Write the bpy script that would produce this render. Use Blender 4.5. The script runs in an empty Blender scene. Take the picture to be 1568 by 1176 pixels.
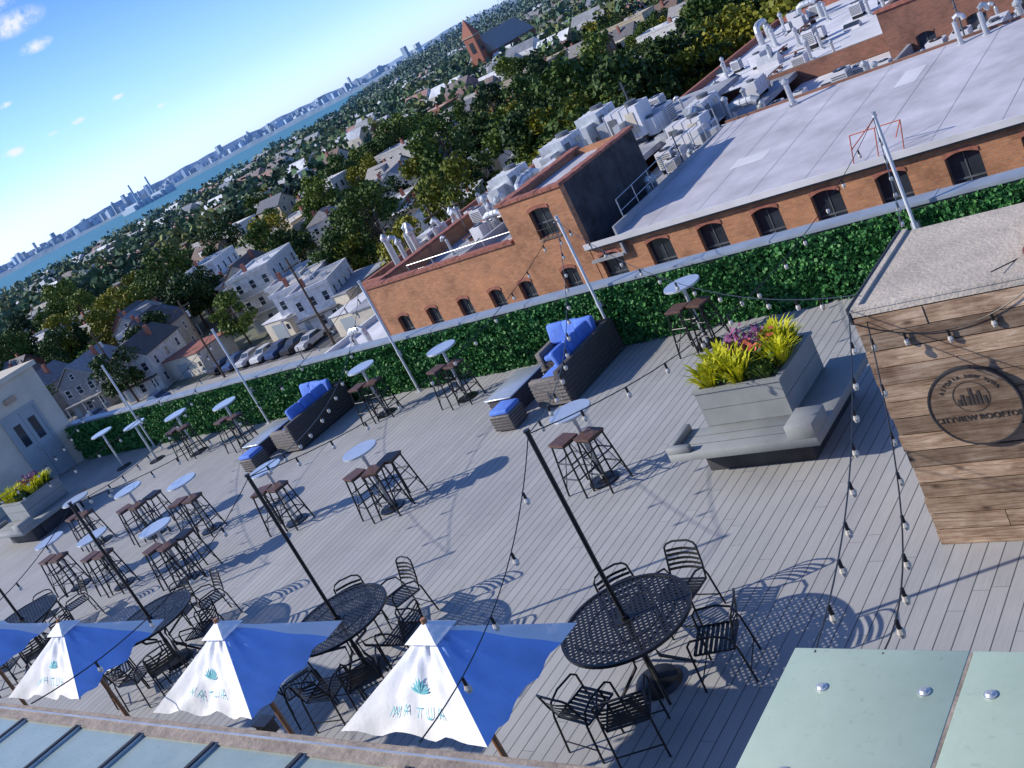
import bpy, bmesh, math, random
import numpy as np
from mathutils import Vector, Matrix
random.seed(7); rng=np.random.default_rng(7)
S=bpy.context.scene
COL=S.collection
rad=math.radians
# ------------------------------------------------------------------ materials
def newmat(name):
    m=bpy.data.materials.new(name); m.use_nodes=True
    nt=m.node_tree; b=nt.nodes['Principled BSDF']
    return m,nt,b
def N(nt,t,**k):
    n=nt.nodes.new(t)
    for a,v in k.items(): n.inputs[a].default_value=v
    return n
def L(nt,a,b): nt.links.new(a,b)
def ramp(nt,fac,stops,interp='LINEAR'):
    r=nt.nodes.new('ShaderNodeValToRGB'); r.color_ramp.interpolation=interp
    e=r.color_ramp.elements
    while len(e)<len(stops): e.new(0.5)
    for i,(p,c) in enumerate(stops):
        e[i].position=p; e[i].color=(c[0],c[1],c[2],1)
    L(nt,fac,r.inputs[0]); return r.outputs[0]
def simple(name,col,rough=.6,metal=0,var=.25,scale=3,bump=0.0,bscale=30,coord='Object',spec=.5):
    m,nt,b=newmat(name)
    tc=nt.nodes.new('ShaderNodeTexCoord')
    n=N(nt,'ShaderNodeTexNoise',Scale=scale,Detail=6.,Roughness=.6); L(nt,tc.outputs[coord],n.inputs['Vector'])
    lo=[c*(1-var) for c in col]; hi=[min(1,c*(1+var)) for c in col]
    L(nt,ramp(nt,n.outputs['Fac'],[(.3,lo),(.7,hi)]),b.inputs['Base Color'])
    b.inputs['Roughness'].default_value=rough; b.inputs['Metallic'].default_value=metal
    b.inputs['Specular IOR Level'].default_value=spec
    if bump:
        n2=N(nt,'ShaderNodeTexNoise',Scale=bscale,Detail=5.); L(nt,tc.outputs[coord],n2.inputs['Vector'])
        bp=N(nt,'ShaderNodeBump',Strength=bump,Distance=.02); L(nt,n2.outputs['Fac'],bp.inputs['Height']); L(nt,bp.outputs[0],b.inputs['Normal'])
    return m
def math_n(nt,op,a,b=None):
    n=nt.nodes.new('ShaderNodeMath'); n.operation=op
    for i,v in enumerate((a,b)):
        if v is None: continue
        if isinstance(v,(int,float)): n.inputs[i].default_value=v
        else: L(nt,v,n.inputs[i])
    return n.outputs[0]
def mixc(nt,fac,a,b,mode='MIX'):
    n=nt.nodes.new('ShaderNodeMix'); n.data_type='RGBA'; n.blend_type=mode
    if isinstance(fac,(int,float)): n.inputs[0].default_value=fac
    else: L(nt,fac,n.inputs[0])
    for i,v in ((6,a),(7,b)):
        if isinstance(v,(tuple,list)): n.inputs[i].default_value=(v[0],v[1],v[2],1)
        else: L(nt,v,n.inputs[i])
    return n.outputs[2]
def deck_mat(angle=0.0):
    m,nt,b=newmat('composite_deck')
    tc=nt.nodes.new('ShaderNodeTexCoord'); mp=nt.nodes.new('ShaderNodeMapping'); mp.inputs['Rotation'].default_value[2]=angle
    L(nt,tc.outputs['Object'],mp.inputs[0]); sx=nt.nodes.new('ShaderNodeSeparateXYZ'); L(nt,mp.outputs[0],sx.inputs[0])
    u=math_n(nt,'DIVIDE',sx.outputs[0],.145)
    fr=math_n(nt,'FRACT',u); fl=math_n(nt,'FLOOR',u)
    d=math_n(nt,'ABSOLUTE',math_n(nt,'SUBTRACT',fr,.5))
    gap=math_n(nt,'GREATER_THAN',d,.465)
    wn=nt.nodes.new('ShaderNodeTexWhiteNoise'); wn.noise_dimensions='1D'; L(nt,fl,wn.inputs['W'])
    v=math_n(nt,'ADD',math_n(nt,'DIVIDE',sx.outputs[1],3.6),wn.outputs['Value'])
    vf=math_n(nt,'FRACT',v); j=math_n(nt,'LESS_THAN',vf,.0010)
    vv=math_n(nt,'ADD',math_n(nt,'FLOOR',v),math_n(nt,'MULTIPLY',fl,7.13))
    wn2=nt.nodes.new('ShaderNodeTexWhiteNoise'); wn2.noise_dimensions='1D'; L(nt,vv,wn2.inputs['W'])
    base=ramp(nt,wn2.outputs['Value'],[(0,(.362,.360,.358)),(1,(.405,.402,.400))])
    n=N(nt,'ShaderNodeTexNoise',Scale=.6,Detail=7.,Roughness=.65); L(nt,tc.outputs['Object'],n.inputs['Vector'])
    st=ramp(nt,n.outputs['Fac'],[(.3,(.84,.84,.85)),(.65,(1.05,1.05,1.04))])
    c=mixc(nt,1.0,base,st,'MULTIPLY')
    mp2=nt.nodes.new('ShaderNodeMapping'); mp2.inputs['Scale'].default_value=(60,3,1); L(nt,mp.outputs[0],mp2.inputs[0])
    n3=N(nt,'ShaderNodeTexNoise',Scale=1.,Detail=3.); L(nt,mp2.outputs[0],n3.inputs['Vector'])
    c=mixc(nt,.5,c,mixc(nt,1.0,c,ramp(nt,n3.outputs['Fac'],[(.3,(.82,.82,.82)),(.7,(1.08,1.08,1.08))]),'MULTIPLY'))
    g=math_n(nt,'MAXIMUM',gap,j)
    c=mixc(nt,g,c,(.08,.082,.086))
    L(nt,c,b.inputs['Base Color']); b.inputs['Roughness'].default_value=.62
    bp=N(nt,'ShaderNodeBump',Strength=.5,Distance=.008); L(nt,math_n(nt,'SUBTRACT',1.0,g),bp.inputs['Height']); L(nt,bp.outputs[0],b.inputs['Normal'])
    return m
def brick_mat(name,c1,c2,mortar):
    m,nt,b=newmat(name)
    tc=nt.nodes.new('ShaderNodeTexCoord'); s=nt.nodes.new('ShaderNodeSeparateXYZ'); L(nt,tc.outputs['Object'],s.inputs[0])
    cb=nt.nodes.new('ShaderNodeCombineXYZ')
    L(nt,math_n(nt,'ADD',s.outputs[0],s.outputs[1]),cb.inputs[0]); L(nt,s.outputs[2],cb.inputs[1])
    br=nt.nodes.new('ShaderNodeTexBrick'); L(nt,cb.outputs[0],br.inputs['Vector'])
    br.inputs['Color1'].default_value=(*c1,1); br.inputs['Color2'].default_value=(*c2,1); br.inputs['Mortar'].default_value=(*mortar,1)
    br.inputs['Scale'].default_value=1; br.inputs['Brick Width'].default_value=.26; br.inputs['Row Height'].default_value=.10; br.inputs['Mortar Size'].default_value=.014
    n=N(nt,'ShaderNodeTexNoise',Scale=.6,Detail=9.,Roughness=.75); L(nt,tc.outputs['Object'],n.inputs['Vector'])
    c=mixc(nt,1.0,br.outputs['Color'],ramp(nt,n.outputs['Fac'],[(.3,(.5,.47,.47)),(.5,(1,1,1)),(.72,(1.3,1.22,1.15))]),'MULTIPLY')
    L(nt,c,b.inputs['Base Color']); b.inputs['Roughness'].default_value=.9
    bp=N(nt,'ShaderNodeBump',Strength=.4,Distance=.01); L(nt,br.outputs['Fac'],bp.inputs['Height']); bp.invert=True; L(nt,bp.outputs[0],b.inputs['Normal'])
    return m
def wood_mat(name,stops,scale=(2,30,30),rough=.85,lo=.55,hi=.8):
    m,nt,b=newmat(name)
    at=nt.nodes.new('ShaderNodeAttribute'); at.attribute_name='tone'
    tc=nt.nodes.new('ShaderNodeTexCoord'); mp=nt.nodes.new('ShaderNodeMapping'); mp.inputs['Scale'].default_value=scale
    ad=nt.nodes.new('ShaderNodeVectorMath'); ad.operation='MULTIPLY_ADD'; L(nt,at.outputs['Color'],ad.inputs[0]); ad.inputs[1].default_value=(9,5,7)
    L(nt,tc.outputs['Object'],ad.inputs[2]); L(nt,ad.outputs[0],mp.inputs[0])
    n=N(nt,'ShaderNodeTexNoise',Scale=1.,Detail=9.,Roughness=.75,Distortion=1.3); L(nt,mp.outputs[0],n.inputs['Vector'])
    mp3=nt.nodes.new('ShaderNodeMapping'); mp3.inputs['Scale'].default_value=(3.2,3.2,6.5); L(nt,ad.outputs[0],mp3.inputs[0])
    vo=nt.nodes.new('ShaderNodeTexVoronoi'); vo.inputs['Scale'].default_value=1.; L(nt,mp3.outputs[0],vo.inputs['Vector'])
    kn=ramp(nt,vo.outputs['Distance'],[(.06,(.2,.15,.12)),(.2,(1,1,1))])
    n4=N(nt,'ShaderNodeTexNoise',Scale=2.2,Detail=5.,Roughness=.6); L(nt,ad.outputs[0],n4.inputs['Vector'])
    c=ramp(nt,n.outputs['Fac'],stops)
    tone=math_n(nt,'ADD',math_n(nt,'MULTIPLY',at.outputs['Fac'],hi),lo)
    tcb=nt.nodes.new('ShaderNodeCombineColor')
    for i in range(3): L(nt,tone,tcb.inputs[i])
    c=mixc(nt,1.0,c,tcb.outputs[0],'MULTIPLY'); c=mixc(nt,.85,c,mixc(nt,1.,c,kn,'MULTIPLY'))
    c=mixc(nt,1.,c,ramp(nt,n4.outputs['Fac'],[(.32,(.5,.42,.36)),(.6,(1.1,1.08,1.05))]),'MULTIPLY')
    L(nt,c,b.inputs['Base Color']); b.inputs['Roughness'].default_value=rough
    bp=N(nt,'ShaderNodeBump',Strength=.6,Distance=.01); L(nt,n.outputs['Fac'],bp.inputs['Height']); L(nt,bp.outputs[0],b.inputs['Normal'])
    return m
def leaf_mat(name,stops,scale=2.0,objrand=True,rough=.55,trans=0):
    m,nt,b=newmat(name)
    tc=nt.nodes.new('ShaderNodeTexCoord'); n=N(nt,'ShaderNodeTexNoise',Scale=scale,Detail=3.,Roughness=.8); L(nt,tc.outputs['Object'],n.inputs['Vector'])
    f=n.outputs['Fac']
    if objrand:
        oi=nt.nodes.new('ShaderNodeObjectInfo')
        f=math_n(nt,'ADD',math_n(nt,'MULTIPLY',f,.6),math_n(nt,'MULTIPLY',oi.outputs['Random'],.42))
    c=ramp(nt,f,stops)
    L(nt,c,b.inputs['Base Color']); b.inputs['Roughness'].default_value=rough
    b.inputs['Specular IOR Level'].default_value=.2
    if trans:
        tr=nt.nodes.new('ShaderNodeBsdfTranslucent'); L(nt,c,tr.inputs[0])
        mx=nt.nodes.new('ShaderNodeMixShader'); mx.inputs[0].default_value=trans
        L(nt,b.outputs[0],mx.inputs[1]); L(nt,tr.outputs[0],mx.inputs[2]); L(nt,mx.outputs[0],nt.nodes['Material Output'].inputs[0])
    return m
def attr_mat(name,rough=.85,noise=.2):
    m,nt,b=newmat(name)
    at=nt.nodes.new('ShaderNodeAttribute'); at.attribute_name='col'
    tc=nt.nodes.new('ShaderNodeTexCoord'); n=N(nt,'ShaderNodeTexNoise',Scale=.5,Detail=4.); L(nt,tc.outputs['Object'],n.inputs['Vector'])
    c=mixc(nt,1.,at.outputs['Color'],ramp(nt,n.outputs['Fac'],[(.3,(1-noise,)*3),(.7,(1+noise,)*3)]),'MULTIPLY')
    L(nt,c,b.inputs['Base Color']); b.inputs['Roughness'].default_value=rough; b.inputs['Specular IOR Level'].default_value=.15
    return m
def objcol_mat(name,cols,rough=.8,scale=1.5,offset=0.0):
    m,nt,b=newmat(name)
    oi=nt.nodes.new('ShaderNodeObjectInfo')
    f=math_n(nt,'FRACT',math_n(nt,'ADD',math_n(nt,'MULTIPLY',oi.outputs['Random'],1.0+offset*7),offset))
    c=ramp(nt,f,[(i/len(cols),q) for i,q in enumerate(cols)],'CONSTANT')
    tc=nt.nodes.new('ShaderNodeTexCoord'); n=N(nt,'ShaderNodeTexNoise',Scale=scale,Detail=6.); L(nt,tc.outputs['Object'],n.inputs['Vector'])
    c=mixc(nt,1.,c,ramp(nt,n.outputs['Fac'],[(.3,(.75,.75,.75)),(.7,(1.1,1.1,1.1))]),'MULTIPLY')
    L(nt,c,b.inputs['Base Color']); b.inputs['Roughness'].default_value=rough
    return m
M={}
M['deck']=deck_mat(0.0)
M['brick']=brick_mat('orange_brick',(.52,.225,.10),(.40,.16,.07),(.34,.22,.15))
M['brick_dark']=brick_mat('dark_brick',(.27,.10,.065),(.20,.075,.05),(.18,.13,.10))
M['wood']=wood_mat('weathered_planks',[(.25,(.085,.05,.03)),(.42,(.25,.16,.10)),(.56,(.42,.31,.22)),(.78,(.58,.49,.40))])
M['wood_brown']=simple('brown_wood_seat',(.10,.05,.035),.5,var=.3,scale=20)
M['woodpole']=simple('wood_pole',(.35,.16,.07),.5,var=.2,scale=12)
M['black']=simple('black_metal',(.02,.02,.022),.38,metal=.3,var=.2,scale=20)
M['tabletop']=simple('metal_tabletop',(.62,.66,.70),.3,metal=.55,var=.08,scale=6)
M['steel']=simple('galvanised_steel',(.52,.54,.56),.4,metal=.5,var=.18,scale=5)
M['whitepole']=simple('white_painted_pole',(.6,.62,.64),.4,var=.08,scale=8)
M['coping']=simple('coping_metal',(.30,.34,.39),.45,metal=.2,var=.15,scale=3)
M['planter']=simple('grey_painted_wood',(.25,.262,.26),.6,var=.12,scale=3,bump=.1)
M['wicker']=simple('dark_wicker',(.075,.066,.066),.7,var=.5,scale=60,bump=.8,bscale=90)
M['wickerl']=simple('light_wicker',(.20,.18,.165),.7,var=.5,scale=45,bump=.8,bscale=80)
M['cushion']=simple('blue_cushion',(.10,.21,.62),.85,var=.18,scale=6,bump=.4,bscale=12)
M['canvas']=simple('white_canvas',(.80,.81,.84),.85,var=.05,scale=3,bump=.8,bscale=5)
M['canvas_shade']=simple('shaded_canvas_blue',(.28,.47,.88),.85,var=.14,scale=3,bump=.8,bscale=5)  # white canvas in shade, the shade put into the colour as blue
M['logo']=simple('teal_print',(.14,.52,.57),.8,var=.1)
M['conc']=simple('tan_concrete',(.47,.41,.34),.95,var=.2,scale=2.5,bump=.6,bscale=30)
M['stucco']=simple('stucco',(.58,.52,.42),.9,var=.14,scale=1.2,bump=.2)
M['door']=simple('grey_door',(.30,.34,.36),.45,var=.08)
M['glassd']=simple('window_glass',(.03,.04,.055),.08,var=.4,scale=.7,spec=.8)
M['membrane']=simple('roof_membrane',(.47,.46,.50),.75,var=.24,scale=.5,bump=.15,bscale=3)
M['roofgrey']=simple('grey_roof',(.30,.31,.34),.8,var=.35,scale=.4,bump=.2,bscale=3)
M['roofwhite']=simple('white_roof',(.62,.62,.65),.75,var=.2,scale=.35)
M['redcop']=simple('terracotta_coping',(.30,.11,.075),.8,var=.35,scale=4)
M['blackshade']=simple('near_black_and_shade',(.04,.04,.045),.8,var=.7,scale=1.3)  # near-black; also painted as shade on the tower side and below benches
M['frame']=simple('window_frame',(.10,.11,.12),.5)
M['sill']=simple('stone_sill',(.38,.27,.20),.9)
M['rim']=simple('skylight_rim',(.30,.24,.19),.7,var=.35,scale=9,bump=.4)
M['rubber']=simple('dark_gasket',(.03,.03,.035),.6)
M['orange']=simple('orange_paint',(.50,.11,.05),.6)
M['asphalt']=simple('asphalt',(.07,.07,.075),.9,var=.25,scale=.3)
M['paint']=simple('road_paint',(.6,.6,.58),.8)
M['side']=simple('sidewalk',(.32,.31,.29),.9,var=.15,scale=.4)
M['ygleaf']=leaf_mat('yellow_green_leaves',[(.25,(.26,.30,.01)),(.5,(.55,.55,.02)),(.75,(.72,.66,.05))],9,False,trans=.25)
M['dkleaf']=leaf_mat('dark_plant_leaves',[(.25,(.03,.07,.015)),(.7,(.11,.18,.03))],9,False)
M['flower']=simple('purple_flowers',(.25,.06,.18),.6,var=.4,scale=20)
M['flowerr']=simple('orange_flowers',(.6,.13,.06),.6,var=.4,scale=20)
M['hedge']=leaf_mat('artificial_boxwood',[(.30,(.014,.065,.020)),(.50,(.045,.17,.045)),(.70,(.14,.33,.09))],5,False)
M['hedgeback']=simple('hedge_backing',(.008,.03,.01),.9)
M['bark']=simple('bark',(.09,.065,.045),.95,var=.3,scale=6)
M['leafA']=leaf_mat('green_foliage',[(.25,(.03,.06,.016)),(.5,(.07,.12,.024)),(.7,(.13,.18,.03)),(.9,(.25,.24,.03))],.35)
M['leafB']=leaf_mat('dark_foliage',[(.25,(.018,.04,.014)),(.6,(.045,.085,.022)),(.9,(.08,.13,.028))],.35)
M['leafY']=leaf_mat('autumn_foliage',[(.25,(.08,.11,.016)),(.55,(.21,.21,.022)),(.85,(.38,.31,.035))],.35)
M['col']=attr_mat('distant_houses_paint_haze'); M['treecol']=attr_mat('distant_foliage',noise=.35)
M['hwall']=objcol_mat('house_wall',[(.62,.60,.56),(.40,.34,.26),(.28,.12,.08),(.55,.56,.58),(.50,.42,.30),(.62,.61,.60),(.70,.69,.66),(.33,.15,.11),(.45,.44,.42),(.60,.52,.40)])
M['wwall']=objcol_mat('white_house_wall',[(.72,.72,.72),(.62,.61,.58),(.52,.44,.34),(.68,.68,.70),(.45,.45,.47)])
M['bwall']=objcol_mat('dark_siding',[(.05,.07,.11),(.30,.29,.28),(.38,.34,.28),(.07,.10,.16)])
M['hroof']=objcol_mat('house_roof',[(.13,.13,.14),(.22,.21,.21),(.10,.085,.08),(.30,.29,.29),(.17,.12,.10),(.12,.13,.16)],offset=.37)
M['hflat']=objcol_mat('house_flat_roof',[(.60,.61,.64),(.42,.43,.46),(.70,.70,.72),(.30,.31,.33),(.50,.48,.46)],offset=.61,scale=.6)
M['trim']=simple('white_trim',(.66,.66,.64),.7)
M['carp']=objcol_mat('car_paint',[(.5,.5,.52),(.03,.03,.035),(.65,.65,.66),(.20,.02,.02),(.04,.07,.18),(.18,.18,.19)],rough=.3)
def glass_panel(name,c1,c2,rough):
    m,nt,b=newmat(name)
    tc=nt.nodes.new('ShaderNodeTexCoord'); n=N(nt,'ShaderNodeTexNoise',Scale=1.3,Detail=9.,Roughness=.7); L(nt,tc.outputs['Object'],n.inputs['Vector'])
    c=ramp(nt,n.outputs['Fac'],[(.35,c1),(.65,c2)])
    n5=N(nt,'ShaderNodeTexNoise',Scale=22.,Detail=6.,Roughness=.8); L(nt,tc.outputs['Object'],n5.inputs['Vector'])
    c=mixc(nt,1.,c,ramp(nt,n5.outputs['Fac'],[(.30,(.78,.77,.72)),(.42,(1,1,1)),(.66,(1,1,1)),(.75,(1.12,1.12,1.1))]),'MULTIPLY')
    L(nt,c,b.inputs['Base Color'])
    r=math_n(nt,'ADD',math_n(nt,'MULTIPLY',n5.outputs['Fac'],.3),rough-.15); L(nt,r,b.inputs['Roughness'])
    b.inputs['Coat Weight'].default_value=.3; b.inputs['Coat Roughness'].default_value=.15
    return m
M['canopy']=glass_panel('frosted_glass',(.38,.47,.355),(.46,.55,.43),.5)
M['skyl']=glass_panel('skylight_glass',(.27,.34,.30),(.37,.44,.39),.3)
M['bulb']=simple('bulb_glass',(.55,.50,.42),.08,var=.05,spec=1.0)
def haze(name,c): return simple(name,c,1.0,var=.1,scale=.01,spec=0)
# ------------------------------------------------------------------ mesh builder
class MB:
    def __init__(s): s.v=[]; s.f=[]; s.m=[]; s.t=[]; s.mats=[]; s.tone=0.5
    def mi(s,k):
        if k not in s.mats: s.mats.append(k)
        return s.mats.index(k)
    def add(s,vs,fs,mat,X=None):
        o=len(s.v)
        if X is not None: vs=[X@Vector(p) for p in vs]
        s.v.extend([tuple(p) for p in vs]); i=s.mi(mat)
        for q in fs: s.f.append([a+o for a in q]); s.m.append(i); s.t.append(s.tone)
    def box(s,x0,x1,y0,y1,z0,z1,mat,X=None):
        vs=[(x0,y0,z0),(x1,y0,z0),(x1,y1,z0),(x0,y1,z0),(x0,y0,z1),(x1,y0,z1),(x1,y1,z1),(x0,y1,z1)]
        s.add(vs,[(0,3,2,1),(4,5,6,7),(0,1,5,4),(1,2,6,5),(2,3,7,6),(3,0,4,7)],mat,X)
    def cyl(s,p,r,h,mat,n=12,r2=None,X=None,cap=True):
        r2=r if r2 is None else r2
        vs=[(p[0]+r*math.cos(2*math.pi*i/n),p[1]+r*math.sin(2*math.pi*i/n),p[2]) for i in range(n)]
        vs+=[(p[0]+r2*math.cos(2*math.pi*i/n),p[1]+r2*math.sin(2*math.pi*i/n),p[2]+h) for i in range(n)]
        fs=[(i,(i+1)%n,(i+1)%n+n,i+n) for i in range(n)]
        if cap: fs+=[tuple(range(n-1,-1,-1)),tuple(range(n,2*n))]
        s.add(vs,fs,mat,X)
    def tube(s,pts,r,mat,n=6,X=None,r2=None):
        pts=[Vector(p) for p in pts]; vs=[]; k=len(pts)
        for i,p in enumerate(pts):
            d=(pts[min(i+1,k-1)]-pts[max(i-1,0)]).normalized()
            a=Vector((0,0,1)) if abs(d.z)<.9 else Vector((1,0,0))
            u=d.cross(a).normalized(); w=d.cross(u)
            rr=r if r2 is None else r+(r2-r)*i/(k-1)
            vs+=[p+u*rr*math.cos(2*math.pi*j/n)+w*rr*math.sin(2*math.pi*j/n) for j in range(n)]
        fs=[(i*n+j,i*n+(j+1)%n,(i+1)*n+(j+1)%n,(i+1)*n+j) for i in range(k-1) for j in range(n)]
        fs+=[tuple(range(n)),tuple((k-1)*n+j for j in range(n-1,-1,-1))]
        s.add(vs,fs,mat,X)
    def leaves(s,cen,size,mat,up=0.0,aspect=1.0):
        n=len(cen); a=rng.normal(size=(n,3)); a[:,2]+=up; a/=np.linalg.norm(a,axis=1)[:,None]
        b=rng.normal(size=(n,3)); b=np.cross(a,b); b/=np.linalg.norm(b,axis=1)[:,None]; c=np.cross(a,b)
        sz=size*rng.uniform(.6,1.3,(n,1))
        b=b*sz*.5; c=c*sz*.5*aspect
        q=np.stack([cen-b-c,cen+b-c*.6,cen+b*.7+c,cen-b*.8+c*.8],1).reshape(-1,3)
        o=len(s.v); s.v.extend(map(tuple,q.tolist())); i=s.mi(mat)
        for k in range(n):
            s.f.append((o+4*k,o+4*k+1,o+4*k+2,o+4*k+3)); s.m.append(i); s.t.append(s.tone)
    def mesh(s,name,smooth=False,tone=False):
        me=bpy.data.meshes.new(name); me.from_pydata(s.v,[],s.f)
        for k in s.mats: me.materials.append(M[k])
        me.polygons.foreach_set('material_index',s.m)
        if smooth: me.polygons.foreach_set('use_smooth',[True]*len(s.f))
        if tone:
            a=me.attributes.new('tone','FLOAT','FACE'); a.data.foreach_set('value',s.t)
        me.update(); return me
    def obj(s,name,parent=None,loc=(0,0,0),rz=0,smooth=False,tone=False):
        return inst(s.mesh(name,smooth,tone),name,loc,rz,parent)
def inst(me,name,loc=(0,0,0),rz=0,parent=None,sc=None):
    o=bpy.data.objects.new(name,me); COL.objects.link(o); o.location=loc; o.rotation_euler[2]=rz
    if sc: o.scale=sc
    if parent: o.parent=parent
    return o
def empty(name,loc=(0,0,0)):
    e=bpy.data.objects.new(name,None); COL.objects.link(e); e.location=loc; e.empty_display_size=.2; return e
def bevel(o,w,seg=3):
    m=o.modifiers.new('b','BEVEL'); m.width=w; m.segments=seg; m.limit_method='ANGLE'
    for p in o.data.polygons: p.use_smooth=True
    return o
# ------------------------------------------------------------------ deck
GZ=-18.0
b=MB(); b.box(-37,6,-6,14.1,-.3,0,'deck'); b.obj('rooftop_deck')
b=MB(); b.box(-36.8,5.8,-5.8,14.0,GZ,-.31,'brick'); b.obj('deck_building')
hw=empty('artificial_hedge_wall')
b=MB(); b.box(-29.7,6,13.72,13.88,0.002,1.06,'stucco'); b.obj('parapet',hw)
b=MB(); b.box(-29.7,6,13.66,13.95,1.062,1.11,'coping'); 
for k in range(15): b.box(-29+2.4*k,-28.96+2.4*k,13.65,13.96,1.09,1.115,'coping')
b.obj('coping',hw)
b=MB(); b.box(-29.7,6,13.64,13.718,0.002,1.03,'hedgeback')
n=95000
xx=rng.uniform(-29.7,6,n); zz=rng.uniform(.01,1.05,n)
bul=.035*np.sin(xx*7+np.sin(zz*9)*2)*np.sin(zz*8+xx*3)+.02*np.sin(xx*2.3)*np.sin(zz*4+xx)
c=np.stack([xx,13.60+bul+rng.normal(0,.022,n),zz],1)
b.leaves(c,.05,'hedge'); b.obj('leaves',hw)
for i,x in enumerate([-25.7,-20.6,-15.5,-10.55,-5.25,0.0]):
    b=MB(); b.cyl((0,0,.003),.026,2.45,'whitepole',10); b.box(-.07,.07,-.06,.03,.003,.015,'steel'); b.box(-.05,.05,.0,.09,.8,.9,'steel')
    b.cyl((0,0,2.453),.035,.03,'steel',10); b.tube([(0,0,2.4),(0,-.12,2.42)],.008,'steel')
    b.obj('string_light_pole',loc=(x,13.5,0))
# ------------------------------------------------------------------ furniture meshes
def hightop():
    b=MB(); b.cyl((0,0,.004),.20,.018,'black',24); b.cyl((0,0,.022),.12,.03,'black',20,.04)
    b.cyl((0,0,.05),.03,.97,'steel',12); b.cyl((0,0,1.0),.06,.03,'black',12,.15)
    b.cyl((0,0,1.031),.285,.022,'steel',32); b.cyl((0,0,1.054),.28,.006,'tabletop',32)
    return b.mesh('high_top_table')
def stool():
    b=MB()
    b.box(-.145,.145,-.145,.145,.735,.765,'wood_brown')
    b.box(-.135,.135,-.135,.135,.71,.734,'black')
    for sx in (-1,1):
        for sy in (-1,1): b.tube([(sx*.12,sy*.12,.72),(sx*.185,sy*.185,.004)],.014,'black')
    for z,k in ((.26,.163),(.48,.143)):
        P=[(-k,-k,z),(k,-k,z),(k,k,z),(-k,k,z)]
        for i in range(4): b.tube([P[i],P[(i+1)%4]],.01,'black')
    b.tube([(-.175,-.175,.1),(.13,-.13,.66)],.006,'black'); b.tube([(.175,.175,.1),(-.13,.13,.66)],.006,'black')
    return b.mesh('bar_stool')
def chair():
    b=MB(); r=.012
    for sx in (-.24,.24):
        b.tube([(sx,-.25,.004),(sx,-.23,.38),(sx,-.22,.55),(sx,-.17,.60),(sx,.05,.60),(sx,.18,.55),(sx*.96,.23,.42),(sx,.27,.004)],r,'black',7)
        b.tube([(sx*.9,-.2,.42),(sx*.9,.19,.40),(sx*.9,.24,.55),(sx*.84,.29,.74)],r,'black',7)
    for i in range(9):
        y=-.21+.048*i; z=.42-.003*i-.012*math.sin(i/8*math.pi); b.box(-.22,.22,y,y+.034,z,z+.008,'black')
    pts=lambda k,z,y:[(-.205*k+.41*k*t/6,y+.04*math.sin(t/6*math.pi),z) for t in range(7)]
    for i in range(5):
        z=.49+.05*i; y=.22+.28*(z-.48)
        p=pts(1-.02*i,z,y)
        for a in range(6):
            b.add([p[a],p[a+1],(p[a+1][0],p[a+1][1]+.006,p[a+1][2]+.03),(p[a][0],p[a][1]+.006,p[a][2]+.03)],[(0,1,2,3)],'black')
    b.tube([(-.205,.29,.74),(-.17,.31,.775),(-.09,.33,.795),(.09,.33,.795),(.17,.31,.775),(.205,.29,.74)],r,'black',7)
    b.tube([(-.24,-.24,.12),(.24,-.24,.12)],.008,'black'); b.tube([(-.24,.255,.14),(.24,.255,.14)],.008,'black')
    return b.mesh('metal_patio_chair')
def lattice_top():
    b=MB(); R=.60; p=.047; w=.0115; rot=Matrix.Rotation(rad(38),4,'Z')
    k=int(R/p)+1
    for i in range(-k,k+1):
        t=i*p
        if abs(t)>=R-.01: continue
        h=math.sqrt(R*R-t*t)
        b.box(t-w,t+w,-h,h,.732,.7385,'black',rot); b.box(-h,h,t-w,t+w,.7305,.7375,'black',rot)
    n=48
    for (r0,r1,z0,z1) in ((.585,.615,.715,.745),(.34,.355,.728,.741),(.0,.09,.728,.743)):
        for i in range(n):
            a0=2*math.pi*i/n; a1=2*math.pi*(i+1)/n
            q=[(math.cos(a)*r,math.sin(a)*r,z) for z in (z0,z1) for r,a in ((r0,a0),(r1,a0),(r1,a1),(r0,a1))]
            b.add(q,[(0,3,2,1),(4,5,6,7),(1,2,6,5),(3,0,4,7)],'black')
    for a in range(4):
        c,s_=math.cos(rad(45+90*a)),math.sin(rad(45+90*a))
        b.tube([(c*.5,s_*.5,.72),(c*.42,s_*.42,.6),(c*.1,s_*.1,.42),(c*.12,s_*.12,.25),(c*.38,s_*.38,.02)],.016,'black',7)
    b.cyl((0,0,.003),.23,.05,'black',24,.2); b.cyl((0,0,.053),.2,.03,'black',24,.06)
    b.cyl((0,0,.05),.022,2.63,'black',10); b.cyl((0,0,2.68),.03,.02,'black',10); b.cyl((0,0,.745),.04,.03,'black',12)
    b.cyl((0,0,.08),.03,.3,'black',10)
    return b.mesh('round_patio_table')
HT=hightop(); ST=stool(); CH=chair(); RT=lattice_top()
tops=[(-8.47,9.38,1),(-12.47,9.26,1),(-14.78,9.16,1),(-17.38,9.18,1),(-19.37,9.21,1),(-21.43,9.15,1),(-16.16,7.71,1),(-18.2,7.64,1),(-19.92,7.67,1),
(-8.56,12.95,1),(-13.55,12.73,1),(-15.78,12.73,1),(-20.29,12.57,1),(-22.39,12.62,1),(-24.32,12.63,2),(-25.91,12.59,2)]
for i,(x,y,k) in enumerate(tops):
    inst(HT,'high_top_table',(x,y,0),random.random()*3)
    if k==2: continue
    offs=[(-.16,-.17),(.2,-.1)]
    if i in (1,4,6): offs.append((.28,.22))
    for ox,oy in offs: inst(ST,'bar_stool',(x+ox+random.uniform(-.02,.02),y+oy+random.uniform(-.02,.02),0),random.uniform(-.3,.3))
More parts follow.
